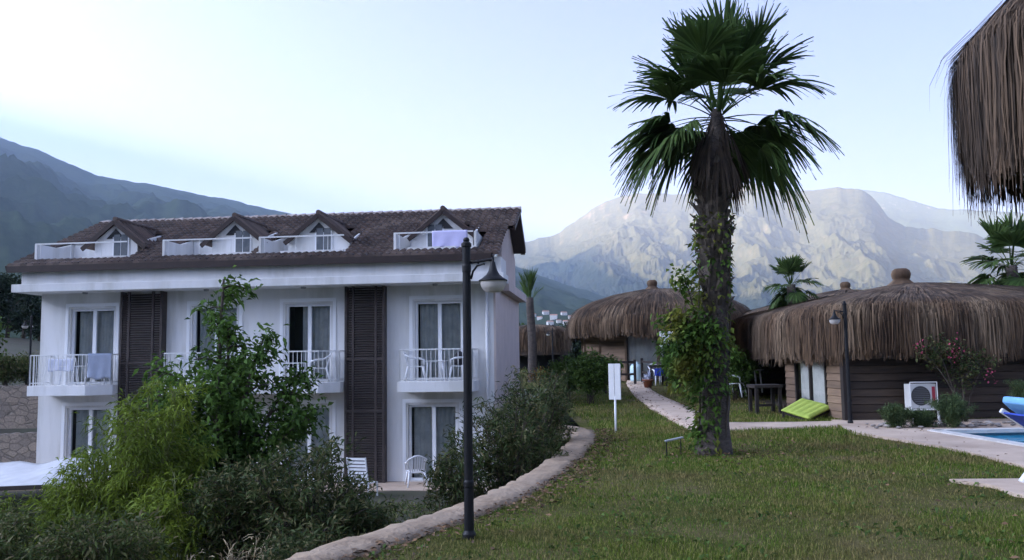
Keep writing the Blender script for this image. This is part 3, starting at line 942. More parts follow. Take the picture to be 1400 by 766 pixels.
# roof
EZ, EV, RV, RZ = 6.5, -.98, 3.7, 8.55
sl_ = (RZ - EZ) / (RV - EV)
LA = math.atan(sl_)
def rz_(v): return EZ + (v - EV) * sl_
DORM = [  # terrace left edge, front-left, front-right, apex, terrace right edge
    (-14.12, -12.55, -11.15, -11.86, -11.15), (-10.0, -8.72, -7.2, -7.98, -7.2), (-6.98, -6.3, -4.38, -5.33, -4.38), (-2.87, -2.45, -.62, -1.5, -.42)]
TV0, TV1 = -.35, 1.35
tl = MB()
tw, tlh = .21, .31
nc = int((.1 + 14.62) / tw)
nrow = int(math.hypot(RV - EV, RZ - EZ) / tlh) + 1
for rI in range(nrow):
    for cI in range(nc + 2):
        u = -14.62 + cI * tw
        q0 = rI * tlh; q1 = min(q0 + tlh * 1.12, math.hypot(RV - EV, RZ - EZ))
        v0, v1 = EV + q0 * math.cos(LA), EV + q1 * math.cos(LA)
        vc = (v0 + v1) / 2
        if u > .1 and vc < 1.8: continue
        if u > .35: continue
        if any(d[0] - .02 < u + tw / 2 < d[4] + .02 and TV0 < vc < TV1 for d in DORM): continue
        if any(abs(u + tw / 2 - d[3]) < .55 and .2 < vc < 2.2 for d in DORM): continue
        vs = []
        for (v, lift) in ((v0, .07), (v1, .0)):
            for t, hgt in ((0, .0), (.2, .035), (.45, .05), (.7, .03), (.85, -.005), (1.02, .0)):
                zz = rz_(v) + (hgt + lift) / math.cos(LA) * .9 + .0
                vs.append((u + t * tw, v, zz))
        b = [vs[k] for k in range(6)]
        vs += [(p[0], p[1], rz_(p[1]) - .01) for p in b]
        tl.add(vs, [[k, k + 1, k + 7, k + 6] for k in range(5)] + [[k + 1, k, k + 12, k + 13] for k in range(5)])
tl.build('tile_roof', M['tile'], bl_)
rf = MB()
# under-deck, verge boards, back slope, ridge caps
def deck(u0, u1, v0, v1):
    rf.quad((u0, v0, rz_(v0) - .1), (u1, v0, rz_(v0) - .1), (u1, v1, rz_(v1) - .1), (u0, v1, rz_(v1) - .1))
def cells():
    es = sorted(set([-14.6, .08] + [x for d in DORM for x in (d[0], d[4])]))
    for i in range(len(es) - 1):
        c_ = (es[i] + es[i + 1]) / 2
        if any(d[0] < c_ < d[4] for d in DORM):
            deck(es[i], es[i + 1], EV + .02, TV0); deck(es[i], es[i + 1], TV1, RV)
        else: deck(es[i], es[i + 1], EV + .02, RV)
cells()
deck(.08, .44, 1.8, RV)
BV, BZ = 5.6, 7.45
rf.quad((-14.6, RV, RZ), (.44, RV, RZ), (.44, BV, BZ), (-14.6, BV, BZ))
rf.quad((-14.6, BV, BZ - .16), (.44, BV, BZ - .16), (.44, RV, RZ - .16), (-14.6, RV, RZ - .16))
rf.box(-14.6, .08, EV - .04, EV + .02, EZ - .17, EZ + .02)
rf.box(.3, .46, BV - .04, BV + .02, BZ - .2, BZ + .04)
def verge(u, pts, t=.05, h=.2):
    for a, b in zip(pts[:-1], pts[1:]): rf.bar((u, *a), (u, *b), t, h)
verge(-14.63, [(EV, EZ - .06), (RV, RZ - .06), (BV, BZ - .06)])
verge(.1, [(EV, EZ - .06), (1.8, rz_(1.8) - .06)])
verge(.46, [(1.8, rz_(1.8) - .06), (RV, RZ - .06), (BV, BZ - .06)])
rf.build('roof_timber', M['darkwood'], bl_)
rc = MB()
for k in range(44):
    u = -14.6 + k * .343
    rc.tube([(u, RV, RZ + .0), (u + .37, RV, RZ + .02)], [.1, .115], 10)
rc.build('ridge_tile', M['ridge'], bl_)
# dormers
for di, (tL, fL, fR, ap, tR) in enumerate(DORM):
    dm = empty('dormer', (0, 0, 0))
    dm.parent = bl_
    az = 8.02
    FV = .16
    hs = .98; ez = 7.22
    k_ = (az - ez) / hs
    d = MB()
    zb = rz_(TV0) - .02
    def top(u): return az - .1 - abs(u - ap) * k_
    # front gable wall with door opening
    d.prism([(fL, FV, zb), (fR, FV, zb), (fR, FV, top(fR)), (ap, FV, az - .1), (fL, FV, top(fL))], (0, .08, 0))
    d.prism([(fL, FV + .081, zb), (fL, 2.2, rz_(2.2)), (fL, FV + .081, top(fL))], (.06, 0, 0))
    d.prism([(fR - .06, FV + .081, zb), (fR - .06, 2.2, rz_(2.2)), (fR - .06, FV + .081, top(fR))], (.06, 0, 0))
    d.build('gable_wall', M['white'], dm)
    r_ = MB()
    rv = .06
    back = EV + (az - EZ) / sl_
    for sg in (-1, 1):
        ue = ap + sg * hs
        vb = EV + (ez - EZ) / sl_
        a0, a1 = (ap, rv, az), (ap, back, az)
        b0, b1 = (ue, rv, ez), (ue, vb, ez)
        o_ = Vector((0, 0, -.07))
        q = [Vector(x) for x in (a0, b0, b1, a1)]
        r_.add([*q, *[x + o_ for x in q]], [[0, 1, 2, 3], [7, 6, 5, 4], [0, 4, 5, 1], [1, 5, 6, 2]])
        # pantile rolls
        nr_ = 7
        for j in range(nr_ * 1):
            t0 = (j + .5) / nr_
            vt = vb + (back - vb) * (1 - t0)
        for j in range(9):
            vv = rv + .05 + j * .245
            lim = 1 - max(0, min(1, (vv - vb) / (back - vb)))
            if lim <= 0.05: continue
            p0 = Vector((ap, vv, az + .01)); p1 = Vector((ap + sg * hs * lim, vv, az + .01 - (az - ez) * lim))
            if vv > vb:   # starts where the main roof meets it
                p1 = Vector((ap + sg * hs * (1 - (vv - vb) / (back - vb)), vv, az + .01 - (az - ez) * (1 - (vv - vb) / (back - vb))))
            r_.tube([p0, p1], .05, 6)
    r_.tube([(ap, rv, az + .03), (ap, back, az + .03)], .08, 8)
    r_.build('dormer_roof', M['tile'], dm)
    fb = MB()
    for sg in (-1, 1):
        fb.bar((ap, rv - .04, az - .07), (ap + sg * (hs + .06), rv - .04, ez - .07 - .04), .05, .13)
    fb.build('barge_board', M['darkwood'], dm)
    # small triangular window and a door window
    gw = MB()
    gw.prism([(ap - .3, FV - .03, az - .58), (ap + .3, FV - .03, az - .58), (ap, FV - .03, az - .27)], (0, .02, 0))
    gw.build('gable_pane', M['interior'], dm)
    f = MB()
    c0 = {0: fL + .62, 1: ap + .0, 2: ap - .1, 3: ap - .5}[di]
    f.box(c0 - .02, c0 + .52, FV - .03, FV - .003, zb + .1, zb + .74)
    fr_ = f.build('window_frame', M['frame'], dm)
    g = MB()
    g.box(c0 + .03, c0 + .235, FV - .045, FV - .033, zb + .15, zb + .81); g.box(c0 + .265, c0 + .47, FV - .045, FV - .033, zb + .15, zb + .81)
    g.build('pane', M['darkpane'], fr_)
    # terrace: floor, cheeks, back wall, rail
    t = MB()
    t.box(tL, tR, TV0 - .12, TV1 + .02, zb - .1, zb)
    t.prism([(tL, TV0 - .1, zb), (tL, TV0 - .1, zb + .5), (tL, .55, zb + .5), (tL, TV1 + .4, max(rz_(TV1) + .06, zb + .5)), (tL, TV1 + .4, zb)], (.07, 0, 0))
    if di == 3: t.prism([(tR - .07, TV0 - .1, zb), (tR - .07, TV0 - .1, zb + .5), (tR - .07, .9, zb + .5), (tR - .07, TV1 + .4, zb)], (.07, 0, 0))
    t.box(tL + .08, fL, TV1, TV1 + .06, zb, rz_(TV1) + .02)
    t.box(fL, tR, TV0 - .12, TV0 - .02, zb, zb + .07)
    t.build('terrace', M['white'], dm)
    rl = MB()
    rv_ = TV0 - .06
    ru = fR if di in (0, 1, 2) else tR - .1
    rl.bar((tL, rv_, zb + .5), (ru, rv_, zb + .5), .04, .04)
    n = int((ru - tL) / .16)
    for k in range(1, n, 6): rl.bar((tL + (ru - tL) * k / n, rv_, zb + .05), (tL + (ru - tL) * k / n, rv_, zb + .48), .014)
    rl.build('railing', M['rail'], dm)
# sliding doors
def curtain(u0, u1, v, z0, z1, seed):
    r = np.random.default_rng(seed)
    n = max(8, int((u1 - u0) / .035))
    ph = np.cumsum(r.uniform(.5, 1.5, n + 1))
    u = np.linspace(u0, u1, n + 1)
    vv = v + .045 * np.sin(ph * 1.6)
    V = np.concatenate([np.stack([u, vv, np.full(n + 1, z0)], -1), np.stack([u, vv * .6 + v * .4, np.full(n + 1, z1)], -1)])
    F = np.array([[i, i + 1, n + 2 + i, n + 1 + i] for i in range(n)])
    return V, F
def sliding_door(parent, u0, u1, z0, z1, opened, seed, v=.1, cm=None):
    f = MB()
    t = .075
    f.box(u0, u0 + t, v, v + .09, z0, z1); f.box(u1 - t, u1, v, v + .09, z0, z1)
    f.box(u0 + t, u1 - t, v, v + .09, z1 - t, z1); f.box(u0 + t, u1 - t, v, v + .09, z0, z0 + .06)
    um = (u0 + u1) / 2 + .02
    f.box(um - .055, um + .055, v - .01, v + .08, z0 + .06, z1 - t)
    # outer trim, proud of the wall
    if parent is bl_:
        f.box(u0 - .16, u0 - .06, -.025, .002, z0 - .02, z1 + .16); f.box(u1 + .06, u1 + .16, -.025, .002, z0 - .02, z1 + .16)
        f.box(u0 - .06, u1 + .06, -.025, .002, z1 + .06, z1 + .16)
    o = f.build('sliding_door', M['frame'], parent)
    for a, b in ((u0 + t, um - .055), (um + .055, u1 - t)):
        MB().quad((a, v + .04, z0 + .06), (b, v + .04, z0 + .06), (b, v + .04, z1 - t), (a, v + .04, z1 - t)).build('pane', M['glass'], o)
    ca = u0 + t + (.36 if opened else .02)
    V, F = curtain(ca, u1 - t, v + .2, z0 + .03, z1 - .02, seed)
    npmesh('curtain', V, F, cm or M['curtain'], o)
for i, (a, b, op) in enumerate(DOORS1): sliding_door(bl_, a, b, 2.96, 5.27, op, i)
for i, (a, b, op) in enumerate(DOORS0): sliding_door(bl_, a, b, .06, 2.24, op, i + 9)
# louvred shutter bays
for a, b, z0 in ((-11.39, -10.05, .0), (-4.39, -3.19, -.1)):
    l = MB()
    pv_ = -.26
    for u in (a, b - .07, a + (b - a) * .18, b - (b - a) * .25): l.box(u, u + .07, pv_ - .03, pv_ + .03, z0, FT - .01)
    l.box(a, a + .05, pv_ + .031, 0, z0, FT - .01); l.box(b - .05, b, pv_ + .031, 0, z0, FT - .01)
    for z in (2.05, 3.55): l.box(a + .07, b - .07, pv_ - .02, pv_ + .025, z, z + .07)
    lo_ = l.build('louvre_screen', M['louvre'], bl_)
    sl2 = MB()
    z = z0 + .05
    while z < FT - .1:
        sl2.add([(a + .05, pv_ + .04, z + .05), (b - .05, pv_ + .04, z + .05), (b - .05, pv_ - .022, z), (a + .05, pv_ - .022, z),
                 (a + .05, pv_ + .04, z + .062), (b - .05, pv_ + .04, z + .062), (b - .05, pv_ - .022, z + .012), (a + .05, pv_ - .022, z + .012)],
                [[0, 1, 2, 3], [7, 6, 5, 4], [3, 2, 6, 7], [0, 4, 5, 1]])
        z += .072
    sl2.build('slats', M['louvre'], lo_)
# balconies
def balcony(u0, u1, z, cut, both=False):
    b = MB()
    d = -1.02
    poly = [(u0, d), (u1 - cut, d), (u1, d + cut * .9), (u1, -.004), (u0, -.004)]
    b.prism([(x, y, z - .3) for x, y in poly], (0, 0, .3))
    o = b.build('balcony', M['white'], bl_, bevel=.01)
    rl = MB()
    e = .05
    path = [(u0 + e, -.03), (u0 + e, d + e), (u1 - cut - .02, d + e), (u1 - e, d + cut * .9 + .04), (u1 - e, -.03)]
    for (a, c) in zip(path[:-1], path[1:]):
        for hz_ in (.9, .08): rl.bar((*a, z + hz_), (*c, z + hz_), .035 if hz_ > .5 else .022)
        L = math.dist(a, c)
        n = max(2, int(L / .125))
        for k in range(n + 1):
            p = (a[0] + (c[0] - a[0]) * k / n, a[1] + (c[1] - a[1]) * k / n)
            big = k in (0, n)
            rl.bar((*p, z), (*p, z + .9), .032 if big else .014)
    rl.build('railing', M['rail'], o)
balcony(-13.8, -11.42, 2.94, .55)
balcony(-9.62, -4.42, 2.94, .5)
balcony(-2.62, -.44, 2.94, .05)
MB().tube([(-.2, -.06, 0), (-.2, -.06, FT)], .04, 8).build('drainpipe', M['whitepaint'], bl_, smooth=True)
# ground terrace slab along the front
tr = MB()
tr.box(UL, 0, -1.6, -.002, -.3, .03)
tr.build('terrace', M['conc'], bl_)

BM = Matrix.Translation((-.554, 24.6, -2.0)) @ Matrix.Rotation(BA, 4, 'Z')
def bw(u, v, z): return BM @ Vector((u, v, z))

# plastic chairs and tables
def make_chair(loc, rz, label):
    o = empty('plastic_chair', loc, rz, label, 'chair', 'white plastic garden chairs')
    MB().add([(-.22, -.22, .43), (.22, -.22, .43), (.2, .2, .4), (-.2, .2, .4), (-.22, -.22, .4), (.22, -.22, .4), (.2, .2, .37), (-.2, .2, .37)],
             [[0, 1, 2, 3], [7, 6, 5, 4], [0, 4, 5, 1], [1, 5, 6, 2], [2, 6, 7, 3], [3, 7, 4, 0]]).build('seat', M['plastic'], o, bevel=.012)
    b = MB()
    for k in range(7):
        x = -.2 + k * .0667
        yb = .2 + .04 * math.cos(x * 6)
        b.bar((x * .95, yb - .02, .42), (x, yb + .1, .78 + .05 * math.cos(x * 5)), .042, .015)
    pts = [(-.25 + .5 * t, .3 + .05 * math.sin(PI * t), .76 + .1 * math.sin(PI * t)) for t in np.linspace(0, 1, 9)]
    b.tube(pts, .024, 8)
    b.build('backrest', M['plastic'], o)
    for sx in (-1, 1):
        MB().tube([(sx * .25, .3, .76), (sx * .28, .12, .66), (sx * .285, -.12, .64), (sx * .27, -.24, .6), (sx * .25, -.25, .42)], [.022, .026, .03, .026, .022], 8).build('armrest', M['plastic'], o, smooth=True)
        for (y0, y1) in ((-.22, -.29), (.2, .3)):
            MB().tube([(sx * .21, y0, .41), (sx * .27, y1, 0)], [.032, .022], 8).build('leg', M['plastic'], o, smooth=True)
    return o
def make_table(loc, rz, label):
    o = empty('plastic_table', loc, rz, label, 'table', 'white plastic garden tables')
    MB().box(-.33, .33, -.33, .33, .68, .715).build('tabletop', M['plastic'], o, bevel=.015)
    for sx in (-1, 1):
        for sy in (-1, 1):
            MB().tube([(sx * .26, sy * .26, .68), (sx * .3, sy * .3, 0)], [.03, .022], 8).build('leg', M['plastic'], o, smooth=True)
    return o
ch = make_chair(bw(-2.15, -.9 + .1, .03), BA + R(200), 'white plastic armchair on the ground floor terrace by the sliding door')
BZf = 2.945
dup(ch, bw(-2.22, -.5, BZf), BA + R(100), 'white plastic chair in the left corner of the right-hand balcony')
dup(ch, bw(-.95, -.45, BZf), BA + R(-80), 'white plastic chair with dark bag on the right-hand balcony')
dup(ch, bw(-5.1, -.42, BZf), BA + R(-70), 'white plastic chair at the right end of the middle balcony')
dup(ch, bw(-9.05, -.42, BZf), BA + R(100), 'white plastic chair at the left end of the middle balcony')
dup(ch, bw(-11.95, -.45, BZf), BA + R(-75), 'white plastic chair draped with pale towel on the left balcony')
tb = make_table(bw(-1.6, -.5, BZf), BA, 'white plastic table between two chairs on the right-hand balcony')
tb.scale = (.85, .85, .8)
t2 = dup(tb, bw(-5.85, -.5, BZf), BA, 'white plastic table on the middle balcony beside the open door')
t3 = dup(tb, bw(-12.75, -.45, BZf), BA + .1, 'white plastic table on the left balcony beside drying linen')
t4 = dup(tb, bw(-1.3, -1.15, .03), BA + .1, 'small low white table beside the terrace armchair')
t4.scale = (.6, .6, .55)
# draped cloths
def cloth(name, label, cat, a, b, drop, m, seed, fold=.02, thick=.0):
    r = np.random.default_rng(seed)
    n, k = 24, 10
    V = []
    a, b = Vector(a), Vector(b)
    d = (b - a); nrm = Vector((d.y, -d.x, 0)).normalized()
    for j in range(k + 1):
        for i in range(n + 1):
            t = i / n
            p = a + d * t - Vector((0, 0, drop * j / k * (1 + .04 * math.sin(t * 9 + seed))))
            p += nrm * (fold * math.sin(t * 14 + seed + j * .2) * (j / k) + .03)
            V.append(p)
    F = [[j * (n + 1) + i, j * (n + 1) + i + 1, (j + 1) * (n + 1) + i + 1, (j + 1) * (n + 1) + i] for j in range(k) for i in range(n)]
    o = npmesh(name, [tuple(v) for v in V], F, m, smooth=True)
    sm = o.modifiers.new('thickness', 'SOLIDIFY'); sm.thickness = .012
    return tag(o, label, cat)
zb4 = rz_(TV0) - .02
cloth('hanging_sheet', 'lilac sheet hung over the rightmost dormer balcony rail', 'sheet', bw(-1.72, TV0 - .07, zb4 + .53), bw(-.68, TV0 - .07, zb4 + .53), .5, M['lilac'], 2, .012)
cloth('hanging_towel', 'pale blue towel hung over the railing at the left balcony\'s right end', 'towel', bw(-11.93, -1.0, BZf + .93), bw(-11.46, -.58, BZf + .93), .75, M['bluetowel'], 4)
cloth('hanging_towel', 'white towel drying on the left balcony beside its sliding door', 'towel', bw(-13.35, -.7, BZf + .78), bw(-12.55, -.7, BZf + .78), .36, M['towel'], 7)
dr = MB()
dr.tube([bw(-13.4, -.7, BZf + .8), bw(-12.5, -.7, BZf + .8)], .012, 6)
for u in (-13.4, -12.5):
    dr.tube([bw(u, -.5, BZf), bw(u, -.7, BZf + .8), bw(u, -.9, BZf)], .012, 6)
tag(dr.build('drying_rack', M['rail']), 'white folding drying rack on the left balcony', 'rack')
bg_ = MB()
bg_.lathe([(.02, .0), (.15, .02), (.17, .2), (.1, .36), (.03, .4)], bw(-.95, -.42, BZf + .43), 12)
tag(bg_.build('dark_bag', mat('dark_cloth', (.02, .02, .024), .8), smooth=True), 'dark bag lying on a chair of the right-hand balcony', 'bag')
# white slatted garden chair back behind the bush
wc = empty('garden_chair', bw(-3.15, -2.6, -.05), BA + R(170), 'white slatted reclining chair on the low terrace behind dark shrubs', 'chair')
b = MB()
for k in range(8): b.bar((-.24, .25 + .02 * k, .45 + .09 * k), (.24, .25 + .02 * k, .45 + .09 * k), .02, .06)
b.build('backrest', M['plastic'], wc)
b = MB()
for k in range(6): b.bar((-.24, -.28 + .09 * k, .42), (.24, -.28 + .09 * k, .42), .06, .02)
b.build('seat', M['plastic'], wc)
for sx in (-1, 1):
    MB().tube([(sx * .26, .22, 0), (sx * .26, .25, .45), (sx * .26, .42, 1.12)], .022, 8).build('frame', M['plastic'], wc)
    MB().tube([(sx * .26, -.3, 0), (sx * .26, -.28, .42)], .022, 8).build('leg', M['plastic'], wc)
# white canopy at the building's left corner
cn = empty('canopy', (-12.75, 22.0, -1.85), R(-4), 'white sloping canopy beside the building left corner', 'canopy')
V, F = [], []
n, k = 24, 12
for j in range(k + 1):
    for i in range(n + 1):
        x = -3.2 + 4.9 * i / n
        y = -1.3 + 3.0 * j / k
        V.append((x, y, .42 + .36 * j / k + .05 * math.sin(x * 2.2) + .05 * math.sin(x * 5 + j * .6) * (.3 + j / k * .5) + .1 * (x / 3)))
F = [[j * (n + 1) + i, j * (n + 1) + i + 1, (j + 1) * (n + 1) + i + 1, (j + 1) * (n + 1) + i] for j in range(k) for i in range(n)]
o = npmesh('canopy_fabric', V, F, M['canvas'], cn, smooth=True)
sm = o.modifiers.new('thickness', 'SOLIDIFY'); sm.thickness = .03
q = MB()
q.bar((-3.2, -1.31, .34), (1.7, -1.31, .5), .08, .1)
q.build('beam', M['post'], cn)
for x, y, h in ((-3, -1.25, .4), (1.6, -1.25, .46), (-3, 1.6, .7), (1.6, 1.6, .78)):
    MB().bar((x, y, -.4), (x, y, h), .09).build('post', M['post'], cn)
dup(tb, bw(-12.3, -1.9, -.02), BA, 'white plastic table on the terrace half hidden by the bamboo')

# ------------------------------------------------------------------ street lamps
def street_lamp(loc, rz, label, H=2.66):
    o = empty('street_lamp', loc, rz, label, 'street lamp', 'black garden street lamps')
    p = MB()
    p.lathe([(.0, 0), (.06, 0), (.06, .05), (.044, .08), (.042, .45), (.046, .46), (.046, .5), (.04, .52), (.037, H - .3), (.041, H - .29), (.042, H - .24), (.038, H - .22), (.038, H - .07), (.047, H - .06), (.047, H - .035), (.026, H - .015), (.03, H), (.02, H + .02), (0, H + .025)], n=20)
    p.build('post', M['black'], o, smooth=False)
    a = MB()
    a.tube([(.04, 0, H - .21), (.13, 0, H - .2), (.2, 0, H - .19), (.245, 0, H - .195)], .012, 8)
    a.tube([(.04, 0, H - .36), (.06, 0, H - .29), (.1, 0, H - .24), (.16, 0, H - .225), (.17, 0, H - .23)], .01, 8)
    a.tube([(.11, 0, H - .225), (.11, 0, H - .185)], .008, 6)
    a.build('arm', M['black'], o, smooth=True)
    sh = MB()
    sh.lathe([(0, -.13), (.012, -.13), (.012, -.165), (.022, -.175), (.026, -.2), (.04, -.25), (.06, -.285), (.095, -.315), (.128, -.335), (.13, -.345), (.11, -.34), (0, -.32)], (.245, 0, H - .04), 24)
    sh.build('lamp_shade', M['black'], o, smooth=True)
    g = MB()
    g.lathe([(.118, 0), (.112, -.04), (.09, -.08), (.068, -.095), (.066, -.1), (0, -.102)], (.245, 0, H - .383), 24)
    g.build('lamp_glass', M['lampglass'], o, smooth=True)
    return o
lm = street_lamp((-.41, 7.58, float(gz(-.41, 7.58))), R(-12), 'black street lamp with bell shade, close beside the curved stone wall')
dup(lm, (7.33, 18.55, .03), R(186), 'black street lamp with bell shade at the corner of the timber hut')
dl = at(756, 500, 50)
dup(lm, (dl.x, dl.y, .62), R(180), 'distant black street lamp in front of the small thatched pavilion')
dl = at(40, 520, 33)
dup(lm, (dl.x, dl.y, .8), R(180), 'distant black street lamp left of the white building')

# ------------------------------------------------------------------ thatched huts
def thatch(parent, a, b, nexp, prof, nstraw, ln, width, seed, hang=.25, solid_to=None, mt='thatch', under='thatchdark', jit=.04, flat=.3, name='thatch'):
    """roof of reed: rounded-rectangle plan (half widths a, b), profile of (radius share, height) from peak to hem, straws laid on top"""
    r = np.random.default_rng(seed)
    prof = np.array(prof, float)
    seg = np.hypot(np.diff(prof[:, 0]) * (a + b) / 2, np.diff(prof[:, 1]))
    q = np.concatenate([[0], np.cumsum(seg)])
    def pt(th, s):
        c, sn = np.cos(th), np.sin(th)
        f = (np.abs(c / a) ** nexp + np.abs(sn / b) ** nexp) ** (-1 / nexp)
        rr = np.interp(s, q, prof[:, 0]); z = np.interp(s, q, prof[:, 1])
        return np.stack([f * c * rr, f * sn * rr, z], -1)
    nth = 96
    # equal steps along the eaves
    tt = np.linspace(0, 2 * PI, 2000)
    pe = pt(tt, np.full(2000, q[-2]))
    cl = np.concatenate([[0], np.cumsum(np.linalg.norm(np.diff(pe, axis=0), axis=1))])
    def th_at(u): return np.interp(u * cl[-1], cl, tt)
    TH = th_at(np.linspace(0, 1, nth, endpoint=False))
    sm = solid_to or q[-1]
    ss = np.linspace(0, sm, 26)
    V = np.concatenate([pt(TH, np.full(nth, s)) * np.array([.985, .985, 1]) - np.array([0, 0, .03]) + r.normal(0, .012, (nth, 3)) for s in ss])
    F = [[i * nth + k, i * nth + (k + 1) % nth, (i + 1) * nth + (k + 1) % nth, (i + 1) * nth + k] for i in range(len(ss) - 1) for k in range(nth)]
    base = npmesh(name + '_base', V, F, M[under], parent, smooth=True)
    th = th_at(r.random(nstraw))
    top = q[-2]
    s0 = np.where(r.random(nstraw) < flat, r.random(nstraw) * top * .95, top - r.random(nstraw) * .5 + r.random(nstraw) * (q[-1] - top) * .35)
    L = ln * r.uniform(.55, 1.1, nstraw)
    s0 = np.clip(s0, 0, q[-1] - .15)
    clump = vnoise(np.interp(th, tt, cl) * 3.5, s0 * 1.2, seed)
    smax = q[-1] + hang * (r.random(nstraw) ** 2 - .35) + .9 * hang * (vnoise(np.interp(th, tt, cl) * 2.3, th * 0, seed + 4) - .5)
    dth = r.normal(0, .006, nstraw)
    ks = np.array([0, .35, .7, 1.0])
    lift = np.abs(r.normal(0, jit, nstraw)) * (.35 + 1.7 * clump ** 1.5)
    pts = []
    for k in ks:
        s = np.minimum(s0 + L * k, smax)
        p = pt(th + dth * k, np.minimum(s, q[-1]))
        p[:, 2] -= np.maximum(s - q[-1], 0)
        o = unit(np.stack([p[:, 0], p[:, 1], np.zeros(nstraw)], -1))
        p = p + o * lift[:, None] * (1 + .5 * k) + np.array([0, 0, .012])
        p = p + r.normal(0, jit * .35 * (.3 + k), (nstraw, 3)) * np.array([1, 1, .2])
        pts.append(p)
    d = unit(pts[-1] - pts[0])
    o = unit(np.stack([pts[1][:, 0], pts[1][:, 1], np.full(nstraw, .4)], -1))
    sd_ = unit(np.cross(d, o)) * (width * r.uniform(.5, 1.4, nstraw))[:, None] / 2
    V = []
    for k, p in zip((.9, 1, .9, .35), pts): V += [p - sd_ * k, p + sd_ * k]
    V = np.stack(V, 1).reshape(-1, 3)
    bI = np.arange(nstraw)[:, None] * 8
    F = np.concatenate([np.concatenate([bI + 2 * i, bI + 2 * i + 1, bI + 2 * i + 3, bI + 2 * i + 2], 1) for i in range(3)])
    st = npmesh(name + '_straw', V, F, M[mt], base)
    return base
def finial(parent, c, s=1.0):
    f = MB()
    f.lathe([(0, .5), (.16, .5), (.24, .44), (.27, .34), (.25, .22), (.22, .18), (.3, .1), (.42, 0), (.5, -.1)], n=20)
    f.v = [(c[0] + x * s, c[1] + y * s, c[2] + z * s) for x, y, z in f.v]
    f.build('finial', M['thatch'], parent, smooth=True)
def planks(mb, p0, p1, z0, z1, h=.17, out=(0, 0), m=0, skip=()):
    """lapped boards between two plan points"""
    a, b = Vector((*p0, 0)), Vector((*p1, 0))
    d = (b - a).normalized(); nrm = Vector((d.y, -d.x, 0))
    n = max(1, round((z1 - z0) / h)); h = (z1 - z0) / n
    for k in range(n):
        z = z0 + k * h
        vs = [a + nrm * .035, b + nrm * .035, b + nrm * .012, a + nrm * .012, a - nrm * .04, b - nrm * .04]
        zz = [z, z, z + h - .012, z + h - .012]
        V = [(vs[0].x, vs[0].y, z), (vs[1].x, vs[1].y, z), (vs[2].x, vs[2].y, z + h - .012), (vs[3].x, vs[3].y, z + h - .012),
             (vs[4].x, vs[4].y, z), (vs[5].x, vs[5].y, z), (vs[5].x, vs[5].y, z + h), (vs[4].x, vs[4].y, z + h)]
        mb.add(V, [[0, 1, 2, 3], [4, 7, 6, 5], [0, 4, 5, 1], [3, 2, 6, 7], [0, 3, 7, 4], [1, 5, 6, 2]], m)

# near hut: long front towards the pool, short left side with sliding door
hut = empty('thatched_hut', (11.35, 23.7, 0), R(1.5), 'timber hut with shaggy thatched roof behind the pool', 'hut')
hx, hy = 3.85, 4.2
thatch(hut, hx + .4, hy + .6, 9, [(0, 3.5), (.12, 3.45), (.5, 3.17), (.9, 2.8), (.975, 2.66), (1.0, 2.42), (1.0, 1.46)], 26000, 1.3, .021, 8, hang=.28, jit=.036)
finial(hut, (-.55, -.4, 3.4), .95)
w = MB()
planks(w, (-hx, -hy), (hx, -hy), .05, 2.5)
planks(w, (hx, -hy), (hx, hy), .05, 2.5)
planks(w, (hx, hy), (-hx, hy), .05, 2.5)
w.build('wall', M['siding'], hut)
w = MB()
# left side: boards either side of the sliding door, porch recess at the back
planks(w, (-hx, -hy + 1.05), (-hx, -hy + .05), .05, 2.5)
planks(w, (-hx, -hy + 3.9), (-hx, -hy + 3.2), .05, 2.5)
planks(w, (-hx, -hy + 3.2), (-hx, -hy + 1.05), 2.2, 2.5)
planks(w, (-hx + 2, -hy + 3.9), (-hx, -hy + 3.9), .05, 2.5)
planks(w, (-hx + 2, hy), (-hx + 2, -hy + 3.9), .05, 2.5)
w.build('side_wall', M['sidinglight'], hut)
w = MB()
w.bar((-hx - .03, -hy - .03, -.1), (-hx - .03, -hy - .03, 2.5), .16)
w.build('corner_post', M['post'], hut)
MB().bar((-hx - .1, hy - .6, -.1), (-hx - .1, hy - .6, 2.45), .14).build('porch_post', M['post'], hut)
MB().box(-hx - .1, -hx + 2, -hy + 3.9, hy, -.1, .16).build('porch_floor', M['siding'], hut)
# door on the left side
sdw = empty('sliding_door_frame', (0, 0, 0)); COL.objects.unlink(sdw); bpy.data.objects.remove(sdw)
fr = MB()
y0, y1 = -hy + 1.08, -hy + 3.17
for y in (y0, (y0 + y1) / 2 - .04, y1 - .08): fr.box(-hx - .04, -hx + .05, y, y + .08, .3, 2.18)
fr.box(-hx - .04, -hx + .05, y0 + .08, y1 - .08, 2.1, 2.18); fr.box(-hx - .04, -hx + .05, y0 + .08, y1 - .08, .22, .3)
fr_o = fr.build('sliding_door', M['post'], hut)
for a, b in ((y0 + .08, (y0 + y1) / 2 - .04), ((y0 + y1) / 2 + .04, y1 - .08)):
    MB().quad((-hx, b, .3), (-hx, a, .3), (-hx, a, 2.1), (-hx, b, 2.1)).build('pane', M['glass'], fr_o)
V, F = curtain(y0 + .1, y1 - .3, 0, .32, 2.1, 77)
V = np.stack([V[:, 1] * .6 - hx + .045, V[:, 0], V[:, 2]], -1)
npmesh('curtain', V, F, M['curtain2'], fr_o)

